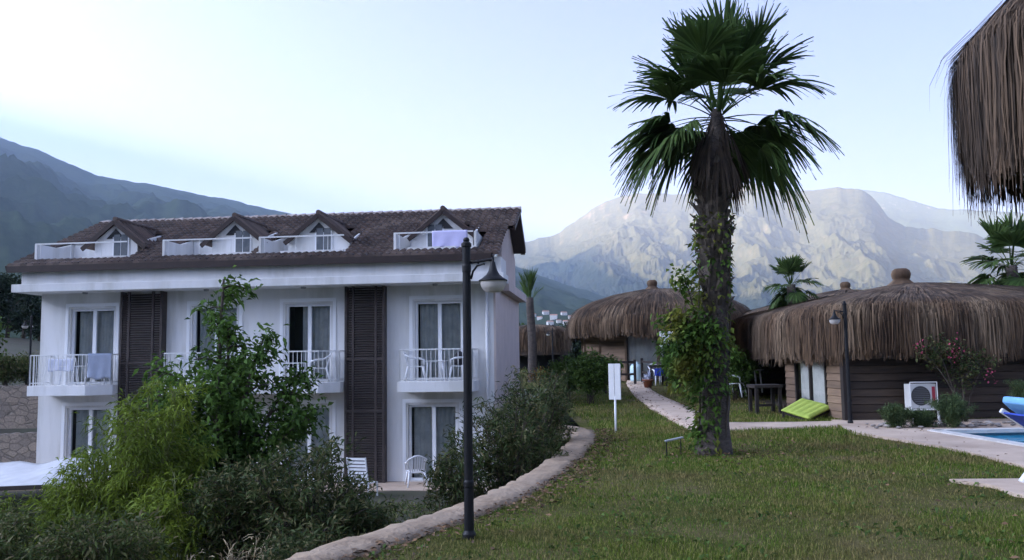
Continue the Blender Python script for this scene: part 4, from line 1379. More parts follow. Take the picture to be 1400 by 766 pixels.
# hut behind it
h2 = empty('thatched_hut', (14.3, 36.0, .5), 0, 'second thatched hut whose roof peeps over the long hut', 'hut')
thatch(h2, 4.3, 4.3, 4, [(0, 3.75), (.15, 3.68), (.55, 3.3), (.9, 2.95), (.98, 2.75), (1.0, 2.5), (1.0, 1.75)], 5000, 1.2, .04, 18)
finial(h2, (0, 0, 3.68), .8)
w = MB()
for p, q_ in (((-3.4, -3.4), (3.4, -3.4)), ((3.4, -3.4), (3.4, 3.4)), ((3.4, 3.4), (-3.4, 3.4)), ((-3.4, 3.4), (-3.4, -3.4))): planks(w, p, q_, 0, 2.7, .2)
w.build('wall', M['siding'], h2)
# far round hut
h3 = empty('thatched_hut', (7.15, 41.0, .45), 0, 'round thatched hut at the end of the concrete path', 'hut')
thatch(h3, 4.45, 4.45, 2.4, [(0, 4.35), (.2, 4.27), (.5, 4.02), (.75, 3.68), (.9, 3.32), (.98, 2.9), (1.0, 2.5), (.99, 2.0)], 12000, 1.2, .03, 28, flat=.5, jit=.038)
finial(h3, (-.3, 0, 4.3), .95)
w = MB()
n = 16
rr = 3.75
for k in range(n):
    a0, a1 = 2 * PI * k / n + PI / n, 2 * PI * (k + 1) / n + PI / n
    am = math.degrees((a0 + a1) / 2) % 360
    if 240 < am < 285: planks(w, (rr * math.cos(a0), rr * math.sin(a0)), (rr * math.cos(a1), rr * math.sin(a1)), 2.1, 2.7, .19)
    else: planks(w, (rr * math.cos(a0), rr * math.sin(a0)), (rr * math.cos(a1), rr * math.sin(a1)), -.3, 2.7, .19)
w.build('wall', M['sidinglight'], h3)
w = MB()
for k in range(n):
    a0 = 2 * PI * k / n + PI / n
    w.bar((rr * 1.01 * math.cos(a0), rr * 1.01 * math.sin(a0), -.3), (rr * 1.01 * math.cos(a0), rr * 1.01 * math.sin(a0), 2.7), .09)
w.build('wall_post', M['sidinglight'], h3)
for k in (10, 11):
    a0, a1 = 2 * PI * k / n + PI / n, 2 * PI * (k + 1) / n + PI / n
    p, q_ = Vector((rr * math.cos(a0), rr * math.sin(a0), 0)), Vector((rr * math.cos(a1), rr * math.sin(a1), 0))
    f = MB()
    for t0, t1 in ((0, .05), (.95, 1)): f.bar(p.lerp(q_, (t0 + t1) / 2) + Vector((0, 0, .05)), p.lerp(q_, (t0 + t1) / 2) + Vector((0, 0, 2.1)), .07)
    f.bar(p + Vector((0, 0, 2.06)), q_ + Vector((0, 0, 2.06)), .08)
    fo = f.build('glass_door', M['post'], h3)
    V, F = curtain(.05, .95, 0, .05, 2.03, 50 + k)
    d_ = q_ - p; nn = Vector((d_.y, -d_.x, 0)).normalized()
    V = np.array([p + d_ * x - nn * (.1 + y) + Vector((0, 0, z)) for x, y, z in V])
    npmesh('curtain', V, F, M['curtain2'], fo)
    MB().quad(p + Vector((0, 0, .05)), q_ + Vector((0, 0, .05)), q_ + Vector((0, 0, 2.03)), p + Vector((0, 0, 2.03))).build('pane', M['glass'], fo)
# small open pavilion far left
pp = at(733, 500, 56)
h4 = empty('thatched_pavilion', (pp.x, pp.y, .75), 0, 'small open thatched pavilion beyond the white building', 'pavilion')
thatch(h4, 2.15, 2.15, 3, [(0, 2.95), (.3, 2.9), (.8, 2.75), (1.0, 2.45), (1.0, .95)], 3000, 1.2, .05, 38, jit=.06)
for x in (-1.6, 1.6):
    for y in (-1.6, 1.6): MB().bar((x, y, -.1), (x, y, 2.5), .16).build('post', M['post'], h4)
MB().box(-1.7, 1.7, .4, 1.7, 0, 1.5).build('screen', M['interior'], h4)  # no real screen: dark box stands in for the shade beneath the thatch

# thatched parasol close on the right
pa = empty('thatched_parasol', (4.2, 5.35, 0), 0, 'large reed thatched parasol hanging into the top right corner', 'parasol')
thatch(pa, 1.09, 1.09, 2.1, [(0, 4.75), (.3, 4.42), (.7, 3.98), (.985, 3.66), (1.0, 3.62), (.985, 2.74)], 15000, 1.0, .011, 48, hang=.22, solid_to=1.72, mt='parathatch', jit=.022, flat=.22)
MB().tube([(0, 0, 0), (0, 0, 4.65)], .07, 14).build('pole', M['post'], pa, smooth=True)
b = MB()
for k in range(8):
    a = 2 * PI * k / 8
    b.bar((0, 0, 4.6), (1.06 * math.cos(a), 1.06 * math.sin(a), 3.54), .05)
b.build('rafters', M['post'], pa)
MB().lathe([(0, .12), (.3, .1), (.34, 0), (.0, -.02)], n=20).build('base', M['conc'], pa)

# ------------------------------------------------------------------ things on the lawn and round the huts
sg = empty('sign_board', (2.1, 17.58, 0), R(-20), 'blank white sign board on a thin white post in the lawn', 'sign')
MB().tube([(0, 0, -.1), (0, 0, .75)], .022, 10).build('post', M['whitepaint'], sg, smooth=True)
b = MB()
b.box(-.125, -.004, -.02, .02, .68, 1.42); b.box(.004, .125, -.02, .02, .68, 1.42)
b.build('panel', M['whitepaint'], sg, bevel=.006)

sp = empty('garden_spotlight', (2.52, 13.5, 0), R(12), 'small grey garden spotlight bracket in the grass left of the palm', 'garden light')
b = MB()
b.bar((-.12, 0, 0), (-.12, 0, .24), .016)
b.build('stake', M['black'], sp)
b = MB()
b.bar((.12, 0, 0), (.12, 0, .27), .012)
b.build('stake', M['black'], sp)
b = MB()
b.bar((-.15, -.02, .235), (.15, -.02, .285), .07, .025)
b.build('lamp_head', M['grey'], sp, bevel=.006)

# dark side table beside the near hut
st = empty('wooden_table', (6.45, 21.8, .05), R(4), 'dark wooden side table on the grass in front of the porch', 'table')
MB().box(-.37, .37, -.3, .3, .66, .74).build('tabletop', M['post'], st, bevel=.008)
for x in (-.3, .3):
    for y in (-.24, .24): MB().box(x - .04, x + .04, y - .04, y + .04, -.05, .66).build('leg', M['post'], st)
MB().box(-.26, .26, -.03, .03, .18, .24).build('stretcher', M['post'], st)

# lime cushion on a low recliner frame
lc = empty('recliner', (7.0, 20.3, .03), 0, 'lime green cushion tilted on a low dark recliner frame before the hut', 'recliner')
cq = [at(1068, 561, 20.2), at(1096, 545, 20.9), at(1141, 556, 20.5), at(1106, 573, 19.8)]   # left, top, right, bottom corners
cq = [np.array(q_ - lc.location) for q_ in cq]
nx_, ny_ = 26, 26
e1, e2 = cq[2] - cq[3], cq[0] - cq[3]
cn_ = unit(np.cross(e1, e2))
if cn_[2] < 0: cn_ = -cn_
V = []
for side in (1, 0):
    for j in range(ny_ + 1):
        for i in range(nx_ + 1):
            a_, b_ = i / nx_, j / ny_
            p = (cq[3] * (1 - a_) + cq[2] * a_) * (1 - b_) + (cq[0] * (1 - a_) + cq[1] * a_) * b_
            ed = min(1, 7 * min(a_, 1 - a_, b_, 1 - b_) + .3)
            rib = .02 * abs(math.sin(5 * PI * b_)) ** .6
            V.append(p + cn_ * ((.03 + rib) * ed if side else -.05 * ed))
k1 = (nx_ + 1) * (ny_ + 1)
F = [[j * (nx_ + 1) + i, j * (nx_ + 1) + i + 1, (j + 1) * (nx_ + 1) + i + 1, (j + 1) * (nx_ + 1) + i] for j in range(ny_) for i in range(nx_)]
F += [[a + k1 for a in f[::-1]] for f in F]
bd = [i for i in range(nx_ + 1)] + [j * (nx_ + 1) + nx_ for j in range(1, ny_ + 1)] + [ny_ * (nx_ + 1) + i for i in range(nx_ - 1, -1, -1)] + [j * (nx_ + 1) for j in range(ny_ - 1, 0, -1)]
F += [[bd[i], bd[i] + k1, bd[(i + 1) % len(bd)] + k1, bd[(i + 1) % len(bd)]] for i in range(len(bd))]
npmesh('cushion', V, F, M['lime'], lc, smooth=True)
b = MB()
for q_ in cq:
    q2 = q_ * .9 + sum(cq) / 4 * .1 - cn_ * .06
    b.bar((q2[0], q2[1], -.05), q2, .05)
for i in range(4):
    b.bar(cq[i] * .9 + sum(cq) / 40 - cn_ * .075, cq[(i + 1) % 4] * .9 + sum(cq) / 40 - cn_ * .075, .04)
b.build('frame', M['post'], lc)

# air conditioner on its stand
ac = empty('air_conditioner', (9.08, 18.95, 0), R(1), 'white outdoor air conditioner unit on a leggy stand against the hut', 'air conditioner')
MB().box(-.3, .3, -.12, .14, .32, .86).build('housing', M['acwhite'], ac, bevel=.015)
f = MB()
f.lathe([(.0, 0), (.2, 0), (.215, .012), (.2, .02), (.19, .012)], n=32)
f.v = [(-.06 + x, -.123 - z, .6 + y) for x, y, z in f.v]
g = f.build('fan_grille', mat('dark_grille', (.06, .062, .065), .5), ac)
f = MB()
for k in range(9):
    zz = .6 + (k - 4) * .042
    hw_ = math.sqrt(max(0, .19 ** 2 - (zz - .6) ** 2))
    f.tube([(-.06 - hw_, -.146, zz), (-.06 + hw_, -.146, zz)], .004, 5)
f.build('grille_bars', M['grey'], g)
MB().box(.2, .27, -.128, -.1201, .38, .8).build('red_panel', M['red'], ac)
f = MB()
for x in (-.3, .3): f.tube([(x, -.16, .9), (x, -.16, .3), (x, .16, .3)], .012, 6)
f.tube([(-.3, -.16, .9), (.3, -.16, .9)], .012, 6); f.tube([(-.34, -.16, .3), (.34, -.16, .3)], .018, 6)
f.build('bracket', M['whitepaint'], ac)
for x in (-.26, .3, -.02):
    MB().bar((x, -.16, -.1), (x, -.16, .3), .04).build('leg', M['whitepaint'], ac)

# lounger at the right edge
lg = empty('sun_lounger', (6.45, 9.6, .05), R(-4), 'white framed sun lounger with blue sling at the right edge', 'sun lounger')
f = MB()
for y in (-.33, .33):
    f.bar((-.35, y, .34), (1.35, y, .34), .06, .09)
    f.bar((-.08, y * 1.0, .36), (-.76, y, .84), .045, .06)
for x in (-.3, 1.3): f.bar((x, -.33, .34), (x, .33, .34), .05, .06)
f.build('frame', M['plastic'], lg, bevel=.01)
for x in (-.55, 1.2):
    for y in (-.34, .34):
        l = MB()
        l.tube([(x + .34, y, .34), (x + .2, y, .27), (x + .08, y, .12), (x - .02, y, .0)], [.05, .055, .05, .045], 10)
        l.build('leg', M['plastic'], lg, smooth=True)
f = MB()
f.bar((-.1, 0, .36), (-.74, 0, .81), .62, .02)
f.bar((-.08, 0, .37), (1.3, 0, .37), .62, .02)
f.build('sling', M['lounge'], lg)
f = MB()
f.tube([(-.5, -.3, .9), (-.5, .3, .9)], .01, 6)
cu = MB()
V = []
cs = [(-.12, .41), (-.3, .56), (-.5, .72), (-.68, .86), (-.755, .935), (-.74, 1.0), (-.66, 1.0), (-.5, .87), (-.3, .7), (-.1, .52)]
cu.prism([(x, -.31, z) for x, z in cs], (0, .62, 0))
tag(cu.build('lounger_cushion', M['cushion'], bevel=.02), 'pale blue cushion on the raised back of the sun lounger', 'cushion')
o = [x for x in COL.objects if x.name.startswith('lounger_cushion')][0]
o.location = lg.location; o.rotation_euler = lg.rotation_euler

# fence rails and table by the round hut
fn = empty('wooden_fence', (0, 0, .45), 0, 'dark wooden post and rail fence before the round hut', 'fence')
FP = [at(776, 505, 35), at(800, 506, 35), at(836, 506, 35), at(868, 507, 35)]
rl = MB()
for a, b in zip(FP[:-1], FP[1:]):
    for z in (.35, .85): rl.bar((a.x, a.y, z), (b.x, b.y, z), .06, .09)
rl.build('rail', M['post'], fn)
for a in FP: MB().bar((a.x, a.y, -.3), (a.x, a.y, .95), .1).build('post', M['post'], fn)
fn2 = empty('wooden_railing', (0, 0, .45), 0, 'short dark wooden railing at the steps of the concrete path', 'railing')
FP = [(5.55, 36.5), (6.05, 33.6), (6.15, 31.6)]
rl = MB()
for a, b in zip(FP[:-1], FP[1:]):
    for z in (.4, .85): rl.bar((*a, z), (*b, z - .06), .06, .09)
rl.build('rail', M['post'], fn2)
for i, a in enumerate(FP): MB().bar((*a, -.4), (*a, 1.0 - .04 * i), .1).build('post', M['post'], fn2)
q = at(899, 530, 34)
tt_ = empty('wooden_table', (q.x, q.y, .36), 0, 'dark square table with blue cloth beside the round hut steps', 'table')
MB().box(-.33, .33, -.33, .33, .74, .82).build('tabletop', M['post'], tt_)
for x in (-.27, .27):
    for y in (-.27, .27): MB().box(x - .05, x + .05, y - .05, y + .05, 0, .74).build('leg', M['post'], tt_)
c_ = dup(ch, (q.x, q.y - .1, .36), R(20), 'white plastic chair tucked under the dark square table by the path')
o = cloth('blue_cloth', 'small blue cloth hanging on the chair by the round hut', 'cloth', (q.x - .17, q.y - .42, 1.05), (q.x + .17, q.y - .42, 1.05), .3, M['blueplastic'], 3)
# white privacy screen and cabinet right of the doors
q = at(917, 530, 36)
ws = empty('white_screen', (q.x, q.y, .42), 0, 'tall white screen panel standing between round hut and palm', 'screen')
b = MB(); b.box(-.4, .42, -.03, .03, .85, 2.15); b.build('panel', M['whitepaint'], ws, bevel=.01)
b = MB(); b.box(-.4, -.34, -.03, .03, 0, .848); b.box(.36, .42, -.03, .03, 0, .848); b.build('leg', M['whitepaint'], ws)
b = MB(); b.box(-.33, .35, -.02, .02, .3, .7); b.build('lower_panel', M['grey'], ws)
q = at(886, 534, 32.5)
pt_ = empty('flower_pot', (q.x, q.y, .3), 0, 'terracotta pot with white flowers at the path steps', 'flower pot')
MB().lathe([(0, 0), (.12, 0), (.19, .3), (.21, .3), (.21, .36), (.17, .36), (.16, .3), (0, .3)], n=18).build('pot', M['terracotta'], pt_, smooth=True)
V, F = leaves(np.array([0, 0, .34]) + r.normal(0, .06, (120, 3)), r.normal(0, 1, (120, 3)) + [0, 0, 1.2], .2, .06, .1, 5)
npmesh('foliage', V, F, M['towel'], pt_)
q = at(870, 508, 37)
bn = empty('water_dispenser', (q.x, q.y, .45), 0, 'pale blue water barrel behind the path railing', 'barrel')
MB().lathe([(0, 0), (.26, 0), (.28, .1), (.26, .2), (.28, .35), (.28, .6), (.22, .72), (.1, .76), (.1, .85), (0, .85)], n=20).build('body', mat('pale_aqua', (.5, .66, .7), .4), bn, smooth=True)

# chairs and table under the near hut's porch
pt2 = make_table((7.35, 26.4, .38), 0, 'white table under the porch of the long hut')
dup(ch, (6.85, 26.9, .3), R(140), 'white plastic chair behind the porch table')
dup(ch, (6.75, 25.9, .28), R(60), 'white plastic chair beside the porch table, nearer the palm')

# ------------------------------------------------------------------ vegetation
lowb = lambda x, y: float(lowz(np.array([x]), np.array([y]))[0])
# bamboo
for i, (x, y, n, rad, h, sd_, lab) in enumerate([
        (-5.05, 12.0, 32, .85, 3.25, 101, 'tall yellow-green bamboo clump before the white building'),
        (-6.0, 12.3, 20, .8, 2.3, 102, 'lower bamboo clump beside the tall yellow-green one'),
        (-4.35, 11.2, 12, .5, 1.9, 103, 'narrow upright bamboo sprays in front of the dark green tree'),
        (-6.9, 12.6, 8, .7, 1.75, 104, 'thin bamboo sprays at the left reaching over the canopy')]):
    plant('bamboo', lab, 'bamboo', (x, y, lowb(x, y)), ring(n, rad, h, sd_, bow=.9, jh=.35), M['bamboo'], M['cane'], .15, .024, 26, .012, 9, .42, .28, .05, .35, sd_, .6, 'bamboo clumps in the low garden', .7)
# broad-leaved tree with loose crown
tx, ty = -4.7, 13.6
stems = [(0.02, 0, 4.85, .2), (.1, .1, 4.1, .3), (.75, -.2, 3.9, .5), (1.25, .1, 3.3, .8), (-.8, .1, 3.3, .8), (-.5, -.5, 3.0, .7), (.6, -.6, 2.8, .7), (1.5, -.3, 2.6, 1.0), (-.9, -.3, 2.5, .9), (.2, -.7, 3.3, .5), (.2, .7, 3.5, .4), (1.1, .5, 2.4, 1.0), (-1.1, .3, 2.6, 1.0), (0, -.9, 2.2, .9)]
plant('broadleaf_tree', 'loose dark green broadleaf tree rising before the middle balcony', 'tree', (tx, ty, lowb(tx, ty)), stems, M['tree'], M['bark'], .13, .06, 72, .03, 13, .55, .25, .1, .3, 201, .3, None, .6)
# dark oleanders
OL = [(-2.7, 10.9, 30, 1.0, 2.2, 301, 'dark oleander bush left of the white slatted chair'),
      (-3.6, 11.2, 24, .85, 2.0, 302, 'dark oleander bush below the broadleaf tree'),
      (-2.2, 11.6, 14, .45, 1.6, 303, 'small dark oleander hiding the foot of the slatted chair'),
      (-.1, 13.6, 32, 1.05, 3.0, 304, 'broad dusky oleander behind the near street lamp'),
      (.35, 15.8, 30, 1.0, 3.6, 305, 'tall dusky oleander against the building corner'),
      (-.85, 13.0, 18, .6, 2.25, 306, 'dusky oleander covering part of the ground floor door'),
      (-2.3, 9.3, 14, .65, 1.25, 307, 'low dark shrub beside the curved stone wall near the bottom'),
      (-4.8, 9.9, 20, .9, 1.35, 308, 'low dark shrub in front of the bamboo'),
      (-6.3, 10.2, 20, .9, 1.4, 309, 'dull green shrub at the bottom left corner'),
      (-7.4, 11.5, 20, .8, 1.45, 310, 'grey-green shrub at the left edge below the canopy'),
      (0.75, 17.9, 18, .6, 2.75, 311, 'dusky shrub at the far end of the curved wall')]
for (x, y, n, rad, h, sd_, lab) in OL:
    plant('oleander', lab, 'shrub', (x, y, lowb(x, y)), ring(n, rad, h, sd_, bow=.8), M['oleander'] if sd_ not in (308, 309, 310) else M['weed'], M['bark'], .12, .026, 34, .012, 6, .38, .25, .06, .15, sd_, .15, 'dark shrubs in the low garden', .8)
# low green ground shrub along the wall
for i, (x, y, rad, h, lab) in enumerate([(-1.75, 12.6, .9, 1.05, 'low fresh green shrub between chair and near street lamp'), (-.75, 11.9, .7, .95, 'low green shrub just left of the near street lamp post'), (-1.6, 10.1, .6, .85, 'low green shrub leaning on the curved stone wall')]):
    plant('low_shrub', lab, 'shrub', (x, y, lowb(x, y)), ring(16, rad, h, 330 + i, bow=.9), M['weed'], M['bark'], .09, .03, 30, .01, 5, .3, .2, .07, .15, 330 + i, .2, 'low green shrubs by the wall', .8)
# shrubs along the path
for i, (px, Y, n, rad, h, lab, mm_) in enumerate([
        (806, 25.5, 20, .85, 1.5, 'leafy green shrub left of the white sign board', 'shrub'),
        (775, 27.0, 16, .75, 1.35, 'rounded green shrub behind the reeds left of the sign', 'shrub'),
        (826, 30.0, 14, .6, 1.3, 'small green shrub directly behind the sign board', 'shrub'),
        (926, 30.5, 20, .7, 2.1, 'tall green shrub half hidden by the palm vine', 'tree'),
        (952, 29.0, 14, .6, 1.5, 'bushy green plant between the path and the palm trunk', 'shrub'),
        (1005, 26.0, 16, .7, 1.75, 'dark green shrub before the porch of the long hut', 'tree'),
        (1022, 27.5, 10, .5, 1.3, 'small shrub behind the porch post', 'shrub')]):
    p = at(px, 500, Y)
    z_ = float(gz(p.x, p.y)) if p.x > wallx(Y) else -.5
    plant('garden_shrub', lab, 'shrub', (p.x, p.y, z_), ring(n, rad, h, 400 + i, bow=.8), M[mm_], M['bark'], .15, .06, 26, .012, 5, .35, .25, .08, .2, 400 + i, .15, 'garden shrubs along the path', .8)
# reeds
for i, (px, Y, lab) in enumerate([(742, 20.5, 'upright pale green reeds beyond the end of the curved wall'), (762, 21.5, 'slender reeds beside the shrubs beyond the curved wall')]):
    p = at(px, 560, Y)
    plant('reeds', lab, 'reeds', (p.x, p.y, -.6), ring(40, .4, 1.9, 420 + i, bow=.3), M['rosemary'], M['cane'], .35, .03, 5, .008, 0, .1, .3, .05, .1, 420 + i)
p = at(757, 512, 33)
plant('groundcover_bush', 'rust orange low bush beyond the white building corner', 'shrub', (p.x, p.y, .25), ring(24, 1.1, .8, 430, ey=.5), M['orange'], M['bark'], .1, .04, 40, .01, 4, .3, .2, .08, .1, 430)
# rosemary at the pool
for i, (x, y, rad, h, lab) in enumerate([(7.78, 17.35, .3, .45, 'small rosemary bush on the pool edge near the right lamp'), (8.85, 17.2, .45, .68, 'larger rosemary bush between air conditioner and pool'), (10.9, 18.0, .45, 1.05, 'grey-green bush behind the sun lounger cushion'), (8.35, 17.4, .2, .3, 'small rosemary tuft left of the larger bush')]):
    plant('rosemary_bush', lab, 'shrub', (x, y, .05), ring(34, rad, h, 440 + i, bow=.6, jh=.35), M['rosemary'], M['cane'], .07, .012, 40, .008, 5, .16, .15, .025, .05, 440 + i, .05, 'rosemary bushes by the pool', .6)
# hibiscus with pink flowers
plant('hibiscus', 'straggly flowering shrub with pink blossom against the dark hut wall', 'shrub', (9.75, 18.6, .05), [(.05, 0, 1.1, .3), (-.55, -.1, 1.65, .8), (-.2, 0, 1.75, .4), (.4, -.1, 1.45, .8), (.7, 0, 1.25, .9), (.2, .1, 1.6, .5), (-.85, 0, 1.5, .9)], M['oleander'], M['bark'], .09, .045, 22, .02, 6, .35, .5, .07, .2, 450, .1, None, .8,
      flowers=(M['pinkflower'], 16, [(-.18, -.25, 1.62), (-.16, -.25, 1.45), (.55, -.25, 1.0), (-.85, -.15, 1.65)]))

# dry stalks and dead stems bottom left
for i, (x, y, lab, mm_, n, h) in enumerate([(-2.95, 9.4, 'pale dry stalks rising from the dark shrubs', 'dry', 12, 1.25), (-3.4, 8.9, 'bleached dry grass stems near the bottom edge', 'dry', 9, 1.0), (-3.9, 8.6, 'purple-leaved weeds at the bottom edge', 'purple', 22, .75), (-5.6, 8.9, 'coarse green weeds at the bottom left', 'weed', 24, .8)]):
    plant('weeds' if mm_ != 'dry' else 'dry_stalks', lab, 'weeds', (x, y, lowb(x, y)), ring(n, .55, h, 460 + i, bow=.5), M[mm_], M['dry'] if mm_ == 'dry' else M['bark'], .12, .014 if mm_ == 'dry' else .03, 7 if mm_ == 'dry' else 18, .009, 3, .25, .4, .05, .3, 460 + i)

# undergrowth: uncountable weeds filling the low garden
n = 26000
x = r.uniform(-11, 1.0, n); y = r.uniform(7.2, 21, n)
k = (x < wallx(y) - .1)
x, y = x[k], y[k]
z = lowz(x, y)
dens = fbm(x * .8, y * .8, 3, 33)
hgt = np.clip((dens - .25) * 1.3, .08, 1) * np.where(y < 13, .95, .5)
P = np.stack([x, y, z + hgt * r.random(len(x))], -1)
V, F = leaves(P, r.normal(0, .6, (len(x), 3)) + [0, 0, .5], .15, .032, .2, 8)
tag(npmesh('undergrowth', V, F, M['weed']), 'tangled weeds and low plants filling the sunken garden', 'undergrowth', kind='stuff')

# lawn grass
def grass(n, x0, x1, y0, y1, hgt, wid, seed):
    r = np.random.default_rng(seed)
    y = 1 / (1 / y1 + (1 / y0 - 1 / y1) * r.random(n))
    x = x0 + (x1 - x0) * r.random(n)
    x = x * np.clip(y / 10, .6, 3) if False else x
    k = (x > wallx(y) + .40 + .22 * (fbm(x * 2.2, y * 2.2, 3, 88) - .4)) & (np.abs(x) < y * .66 + .8)
    for pl in (PATH, PATH2, DECK, SLAB): k &= ~inpoly(x, y, pl)
    pt = fbm(x * .9, y * .9, 4, 61)
    k &= r.random(n) < np.clip((pt - .2) * 3.2, .6, 1)
    x, y, pt = x[k], y[k], pt[k]
    n = len(x)
    z = gz(x, y)
    h = hgt * r.uniform(.4, 1.3, n) * (.5 + pt) * np.clip(y / 11, .85, 1.6)
    a = r.uniform(0, 2 * PI, n)
    lean = r.uniform(.1, .95, n)
    s = np.stack([-np.sin(a), np.cos(a), 0 * a], -1) * (wid * np.clip(y / 9, .8, 2.2) * r.uniform(.6, 1.3, n))[:, None]
    b = np.stack([x, y, z - .01], -1)
    mid = b + np.stack([np.cos(a) * h * lean * .35, np.sin(a) * h * lean * .35, h * .6], -1)
    t = b + np.stack([np.cos(a) * h * lean, np.sin(a) * h * lean, h * (1 - .35 * lean)], -1)
    V = np.stack([b - s / 2, b + s / 2, mid + s * .4, mid - s * .4, t], 1).reshape(-1, 3)
    i = np.arange(n)[:, None] * 5
    Q = np.concatenate([i, i + 1, i + 2, i + 3], 1)
    T = np.concatenate([i + 3, i + 2, i + 4, i + 4], 1)
    return V, Q, T
V, Q, T = grass(560000, -1.6, 15, 5.6, 30, .055, .006, 71)
me = bpy.data.meshes.new('grass')
me.vertices.add(len(V)); me.vertices.foreach_set('co', V.astype(np.float32).ravel())
loops = np.concatenate([np.concatenate([Q, T[:, :3]], 1).ravel()]).astype(np.int32)
npl = len(Q)
ls = np.empty(2 * npl, np.int32); ls[0::2] = np.arange(npl) * 7; ls[1::2] = np.arange(npl) * 7 + 4
lt = np.empty(2 * npl, np.int32); lt[0::2] = 4; lt[1::2] = 3
me.loops.add(len(loops)); me.loops.foreach_set('vertex_index', loops)
me.polygons.add(2 * npl); me.polygons.foreach_set('loop_start', ls)
try: me.polygons.foreach_set('loop_total', lt)
except Exception: pass
me.materials.append(M['grass'])
me.update(calc_edges=True); me.validate()
go = bpy.data.objects.new('grass', me); COL.objects.link(go)
tag(go, 'patchy mown grass with dry brown spots covering the lawn', 'grass', kind='stuff')

# broad-leaved weeds and longer tufts in the lawn, fallen leaves on it
n = 9000
x = r.uniform(-1.2, 12, n); y = 1 / (1 / 24 + (1 / 6 - 1 / 24) * r.random(n))
cl_ = fbm(x * 1.7, y * 1.7, 3, 132)
k = (x > wallx(y) + .45) & (np.abs(x) < y * .66 + .5) & (cl_ > .56)
for pl in (PATH, PATH2, DECK, SLAB): k &= ~inpoly(x, y, pl)
x, y = x[k], y[k]
V, F = leaves(np.stack([x, y, gz(x, y) + .01], -1), r.normal(0, .8, (len(x), 3)) + [0, 0, .55], .075, .03, .3, 12)
tag(npmesh('lawn_weeds', V, F, M['shrub']), 'clumps of broad-leaved weeds and clover growing in the lawn', 'weeds', kind='stuff')
lp = []
for _ in range(2600):
    q_ = r.random()
    if q_ < .45:
        yy = r.uniform(6, 18); lp.append((float(wallx(yy)) + .44 + abs(r.normal(0, .3)), yy))
    elif q_ < .75:
        pa_ = PATH[int(r.integers(0, len(PATH)))]; lp.append((pa_[0] + r.normal(0, .18), pa_[1] + r.normal(0, .18)))
    elif q_ < .85:
        lp.append((3.2 + r.normal(0, .8), 13.6 + r.normal(0, .8)))
    else: lp.append((r.uniform(-1, 9), r.uniform(6, 18)))
lp = np.array(lp)
lp = lp[lp[:, 0] > wallx(lp[:, 1]) + .1]
zz_ = gz(lp[:, 0], lp[:, 1]) + .05
V, F = leaves(np.stack([lp[:, 0], lp[:, 1], zz_], -1), np.stack([r.normal(0, 1, len(lp)), r.normal(0, 1, len(lp)), r.normal(0, .12, len(lp))], -1), .07, .028, .1, 14)
tag(npmesh('leaf_litter', V, F, M['litter']), 'dry brown fallen leaves scattered along the wall, path and lawn', 'fallen leaves', kind='stuff')

# pebbles in the bed behind the pool
pb_ = MB()
for k in range(90):
    x, y = r.uniform(7.3, 12), r.uniform(17.1, 18.1)
    s = r.uniform(.03, .09)
    pb_.lathe([(0, -s * .3), (s * .8, -s * .1), (s, s * .15), (s * .6, s * .5), (0, s * .55)], (x, y, .06), 7)
tag(pb_.build('bed_pebbles', M['rock']), 'loose grey stones in the planting bed beside the pool', 'pebbles', kind='stuff')

# ------------------------------------------------------------------ terraces, trees and houses further off
def stone_wall(label, p0, p1, z0, z1):
    a, b = Vector(p0), Vector(p1)
    m_ = MB()
    n = 30
    d = (b - a); nn = Vector((d.y, -d.x)).normalized()
    for i in range(n):
        q0, q1 = a.lerp(b, i / n), a.lerp(b, (i + 1) / n)
        zt = z1 + random.uniform(-.05, .05)
        m_.prism([(q0.x, q0.y, z0), (q1.x, q1.y, z0), (q1.x, q1.y, zt), (q0.x, q0.y, zt)], (-nn.x * .4, -nn.y * .4, 0))
    tag(m_.build('stone_wall', M['stone']), label, 'wall', 'stone terrace walls left of the building')
A = at(-120, 560, 33); B = at(48, 560, 33)
stone_wall('upper grey stone terrace wall left of the white building', (A.x, A.y), (B.x + 1.2, B.y), -.9, .75)
A = at(-120, 620, 30); B = at(48, 620, 30)
stone_wall('lower grey stone terrace wall behind the white canopy', (A.x, A.y), (B.x + 1.0, B.y), -2.6, -.85)
def blob_tree(label, loc, h, w_, n, lm, seed, leaf=.3, trunk=.18, cat='tree', group='dark trees in the distance'):
    r = np.random.default_rng(seed)
    o = empty('distant_tree', loc, 0, label, cat, group)
    t = MB()
    t.tube([(0, 0, -.4), (.1, 0, h * .3), (0, .1, h * .75)], [trunk, trunk * .7, trunk * .2], 8)
    P = []
    for k in range(16):
        a = r.uniform(0, 2 * PI); q = w_ * .75 * math.sqrt(r.random()); zc = h * r.uniform(.25, .9)
        q *= (1 - .5 * (zc / h))
        c = np.array([math.cos(a) * q, math.sin(a) * q, zc])
        t.tube([(0, 0, zc * .6), c], [trunk * .3, trunk * .08], 5)
        m_ = n // 16
        P.append(c + unit(r.normal(0, 1, (m_, 3))) * (r.random((m_, 1)) ** .4) * w_ * r.uniform(.3, .5) * np.array([1, 1, .75]))
    P = np.concatenate(P)
    t.build('trunk', M['bark'], o, smooth=True)
    V, F = leaves(P, r.normal(0, 1, (len(P), 3)), leaf, leaf * .55, .1, seed)
    npmesh('crown', V, F, lm, o)
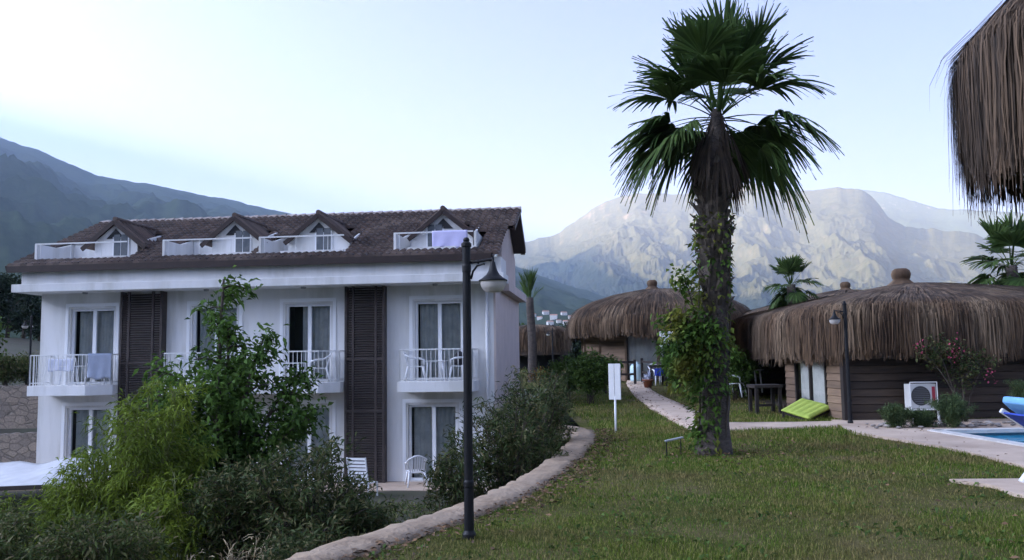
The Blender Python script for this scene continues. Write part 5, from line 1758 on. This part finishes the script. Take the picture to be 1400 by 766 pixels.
DT = [(8, 60, 4.4, 3.0, 'dark tree nearest the left edge on the terraces', 'conifer'), (30, 66, 4.0, 2.8, 'dark round tree left of the building, second from the edge', 'conifer'), (-25, 55, 4.5, 3.0, 'dark tree at the left edge of the picture', 'conifer'), (52, 72, 3.4, 2.4, 'dark tree touching the building left corner', 'conifer'),
      (768, 72, 3.4, 2.6, 'dark tree between the pavilion and the round hut, left one', 'conifer'), (785, 70, 3.6, 2.4, 'dark tree just left of the round hut roof', 'conifer'), (708, 75, 4.2, 2.2, 'pale green tree hidden behind the young palm', 'shrub'), (800, 80, 3.2, 2.8, 'dark tree behind the round hut', 'conifer')]
for i, (px, Y, h, w_, lab, lm_) in enumerate(DT):
    p = at(px, 500, Y)
    blob_tree(lab, (p.x, p.y, lowb(p.x, min(p.y, 60)) if px < 600 else .5), h, w_, 2600, M[lm_], 500 + i, .3)
p = at(-2, 440, 30)
blob_tree('bright green tree just peeping in at the left edge', (p.x - .9, p.y, 1.0), 3.0, 1.4, 2000, M['shrub'], 520, .16)
# hay-coloured hedge on the terrace
for i, (px, Y, lab) in enumerate([(8, 36, 'olive hedge on the upper stone terrace at the left edge'), (38, 37, 'olive hedge on the upper stone terrace by the dark lamp')]):
    p = at(px, 510, Y)
    plant('terrace_hedge', lab, 'hedge', (p.x, p.y, .7), ring(26, 1.1, 1.25, 540 + i, ey=.6), M['weed'], M['bark'], .14, .05, 36, .012, 5, .4, .2, .1, .1, 540 + i, .1, 'hedges on the stone terraces')
# far houses on the foot of the mountain
HS = [(738, 437, .9), (746, 430, 1.1), (757, 436, 1.3), (771, 431, 1.0), (782, 437, 1.2), (752, 444, 1.1), (775, 444, 1.3), (790, 430, .9), (764, 441, .8), (729, 433, .9), (46, 431, 1.1), (53, 436, 1.0), (38, 438, .8), (50, 445, 1.0)]
from mathutils.bvhtree import BVHTree
ml = [x for x in COL.objects if x.name == 'mountain'][0]
bvh = BVHTree.FromPolygons([v.co for v in ml.data.vertices], [tuple(p.vertices) for p in ml.data.polygons])
for i, (px, py, s) in enumerate(HS):
    d = (at(px, py, 1.0) - Vector((0, 0, EYE))).normalized()
    hit = bvh.ray_cast(Vector((0, 0, EYE)), d)[0]
    if hit is None: continue
    p = hit
    o = empty('distant_house', p, random.uniform(-.5, .5), None, 'house', 'white houses at the foot of the mountain')
    print('house', tuple(p), p.length)
    o['label'] = 'tiny white house in the valley beyond the pavilion' if px > 600 else 'tiny white house in the valley left of the building'
    s *= hit.length / 1000
    a, b, c = 3.2 * s, 2.6 * s, 3.0 * s
    w = MB(); w.box(-a, a, -b, b, -14, c); w.build('wall', M['housewall'], o)
    w = MB(); w.prism([(-a - .3, -b - .3, c), (-a - .3, b + .3, c), (-a - .3, 0, c + 1.2 * s)], (2 * a + .6, 0, 0)); w.build('roof', M['houseroof'], o)
    w = MB()
    for x in (-a * .5, a * .4): w.box(x - .3, x + .3, -b - .06, -b - .01, .5, 1.2)
    w.build('window', M['interior'], o)
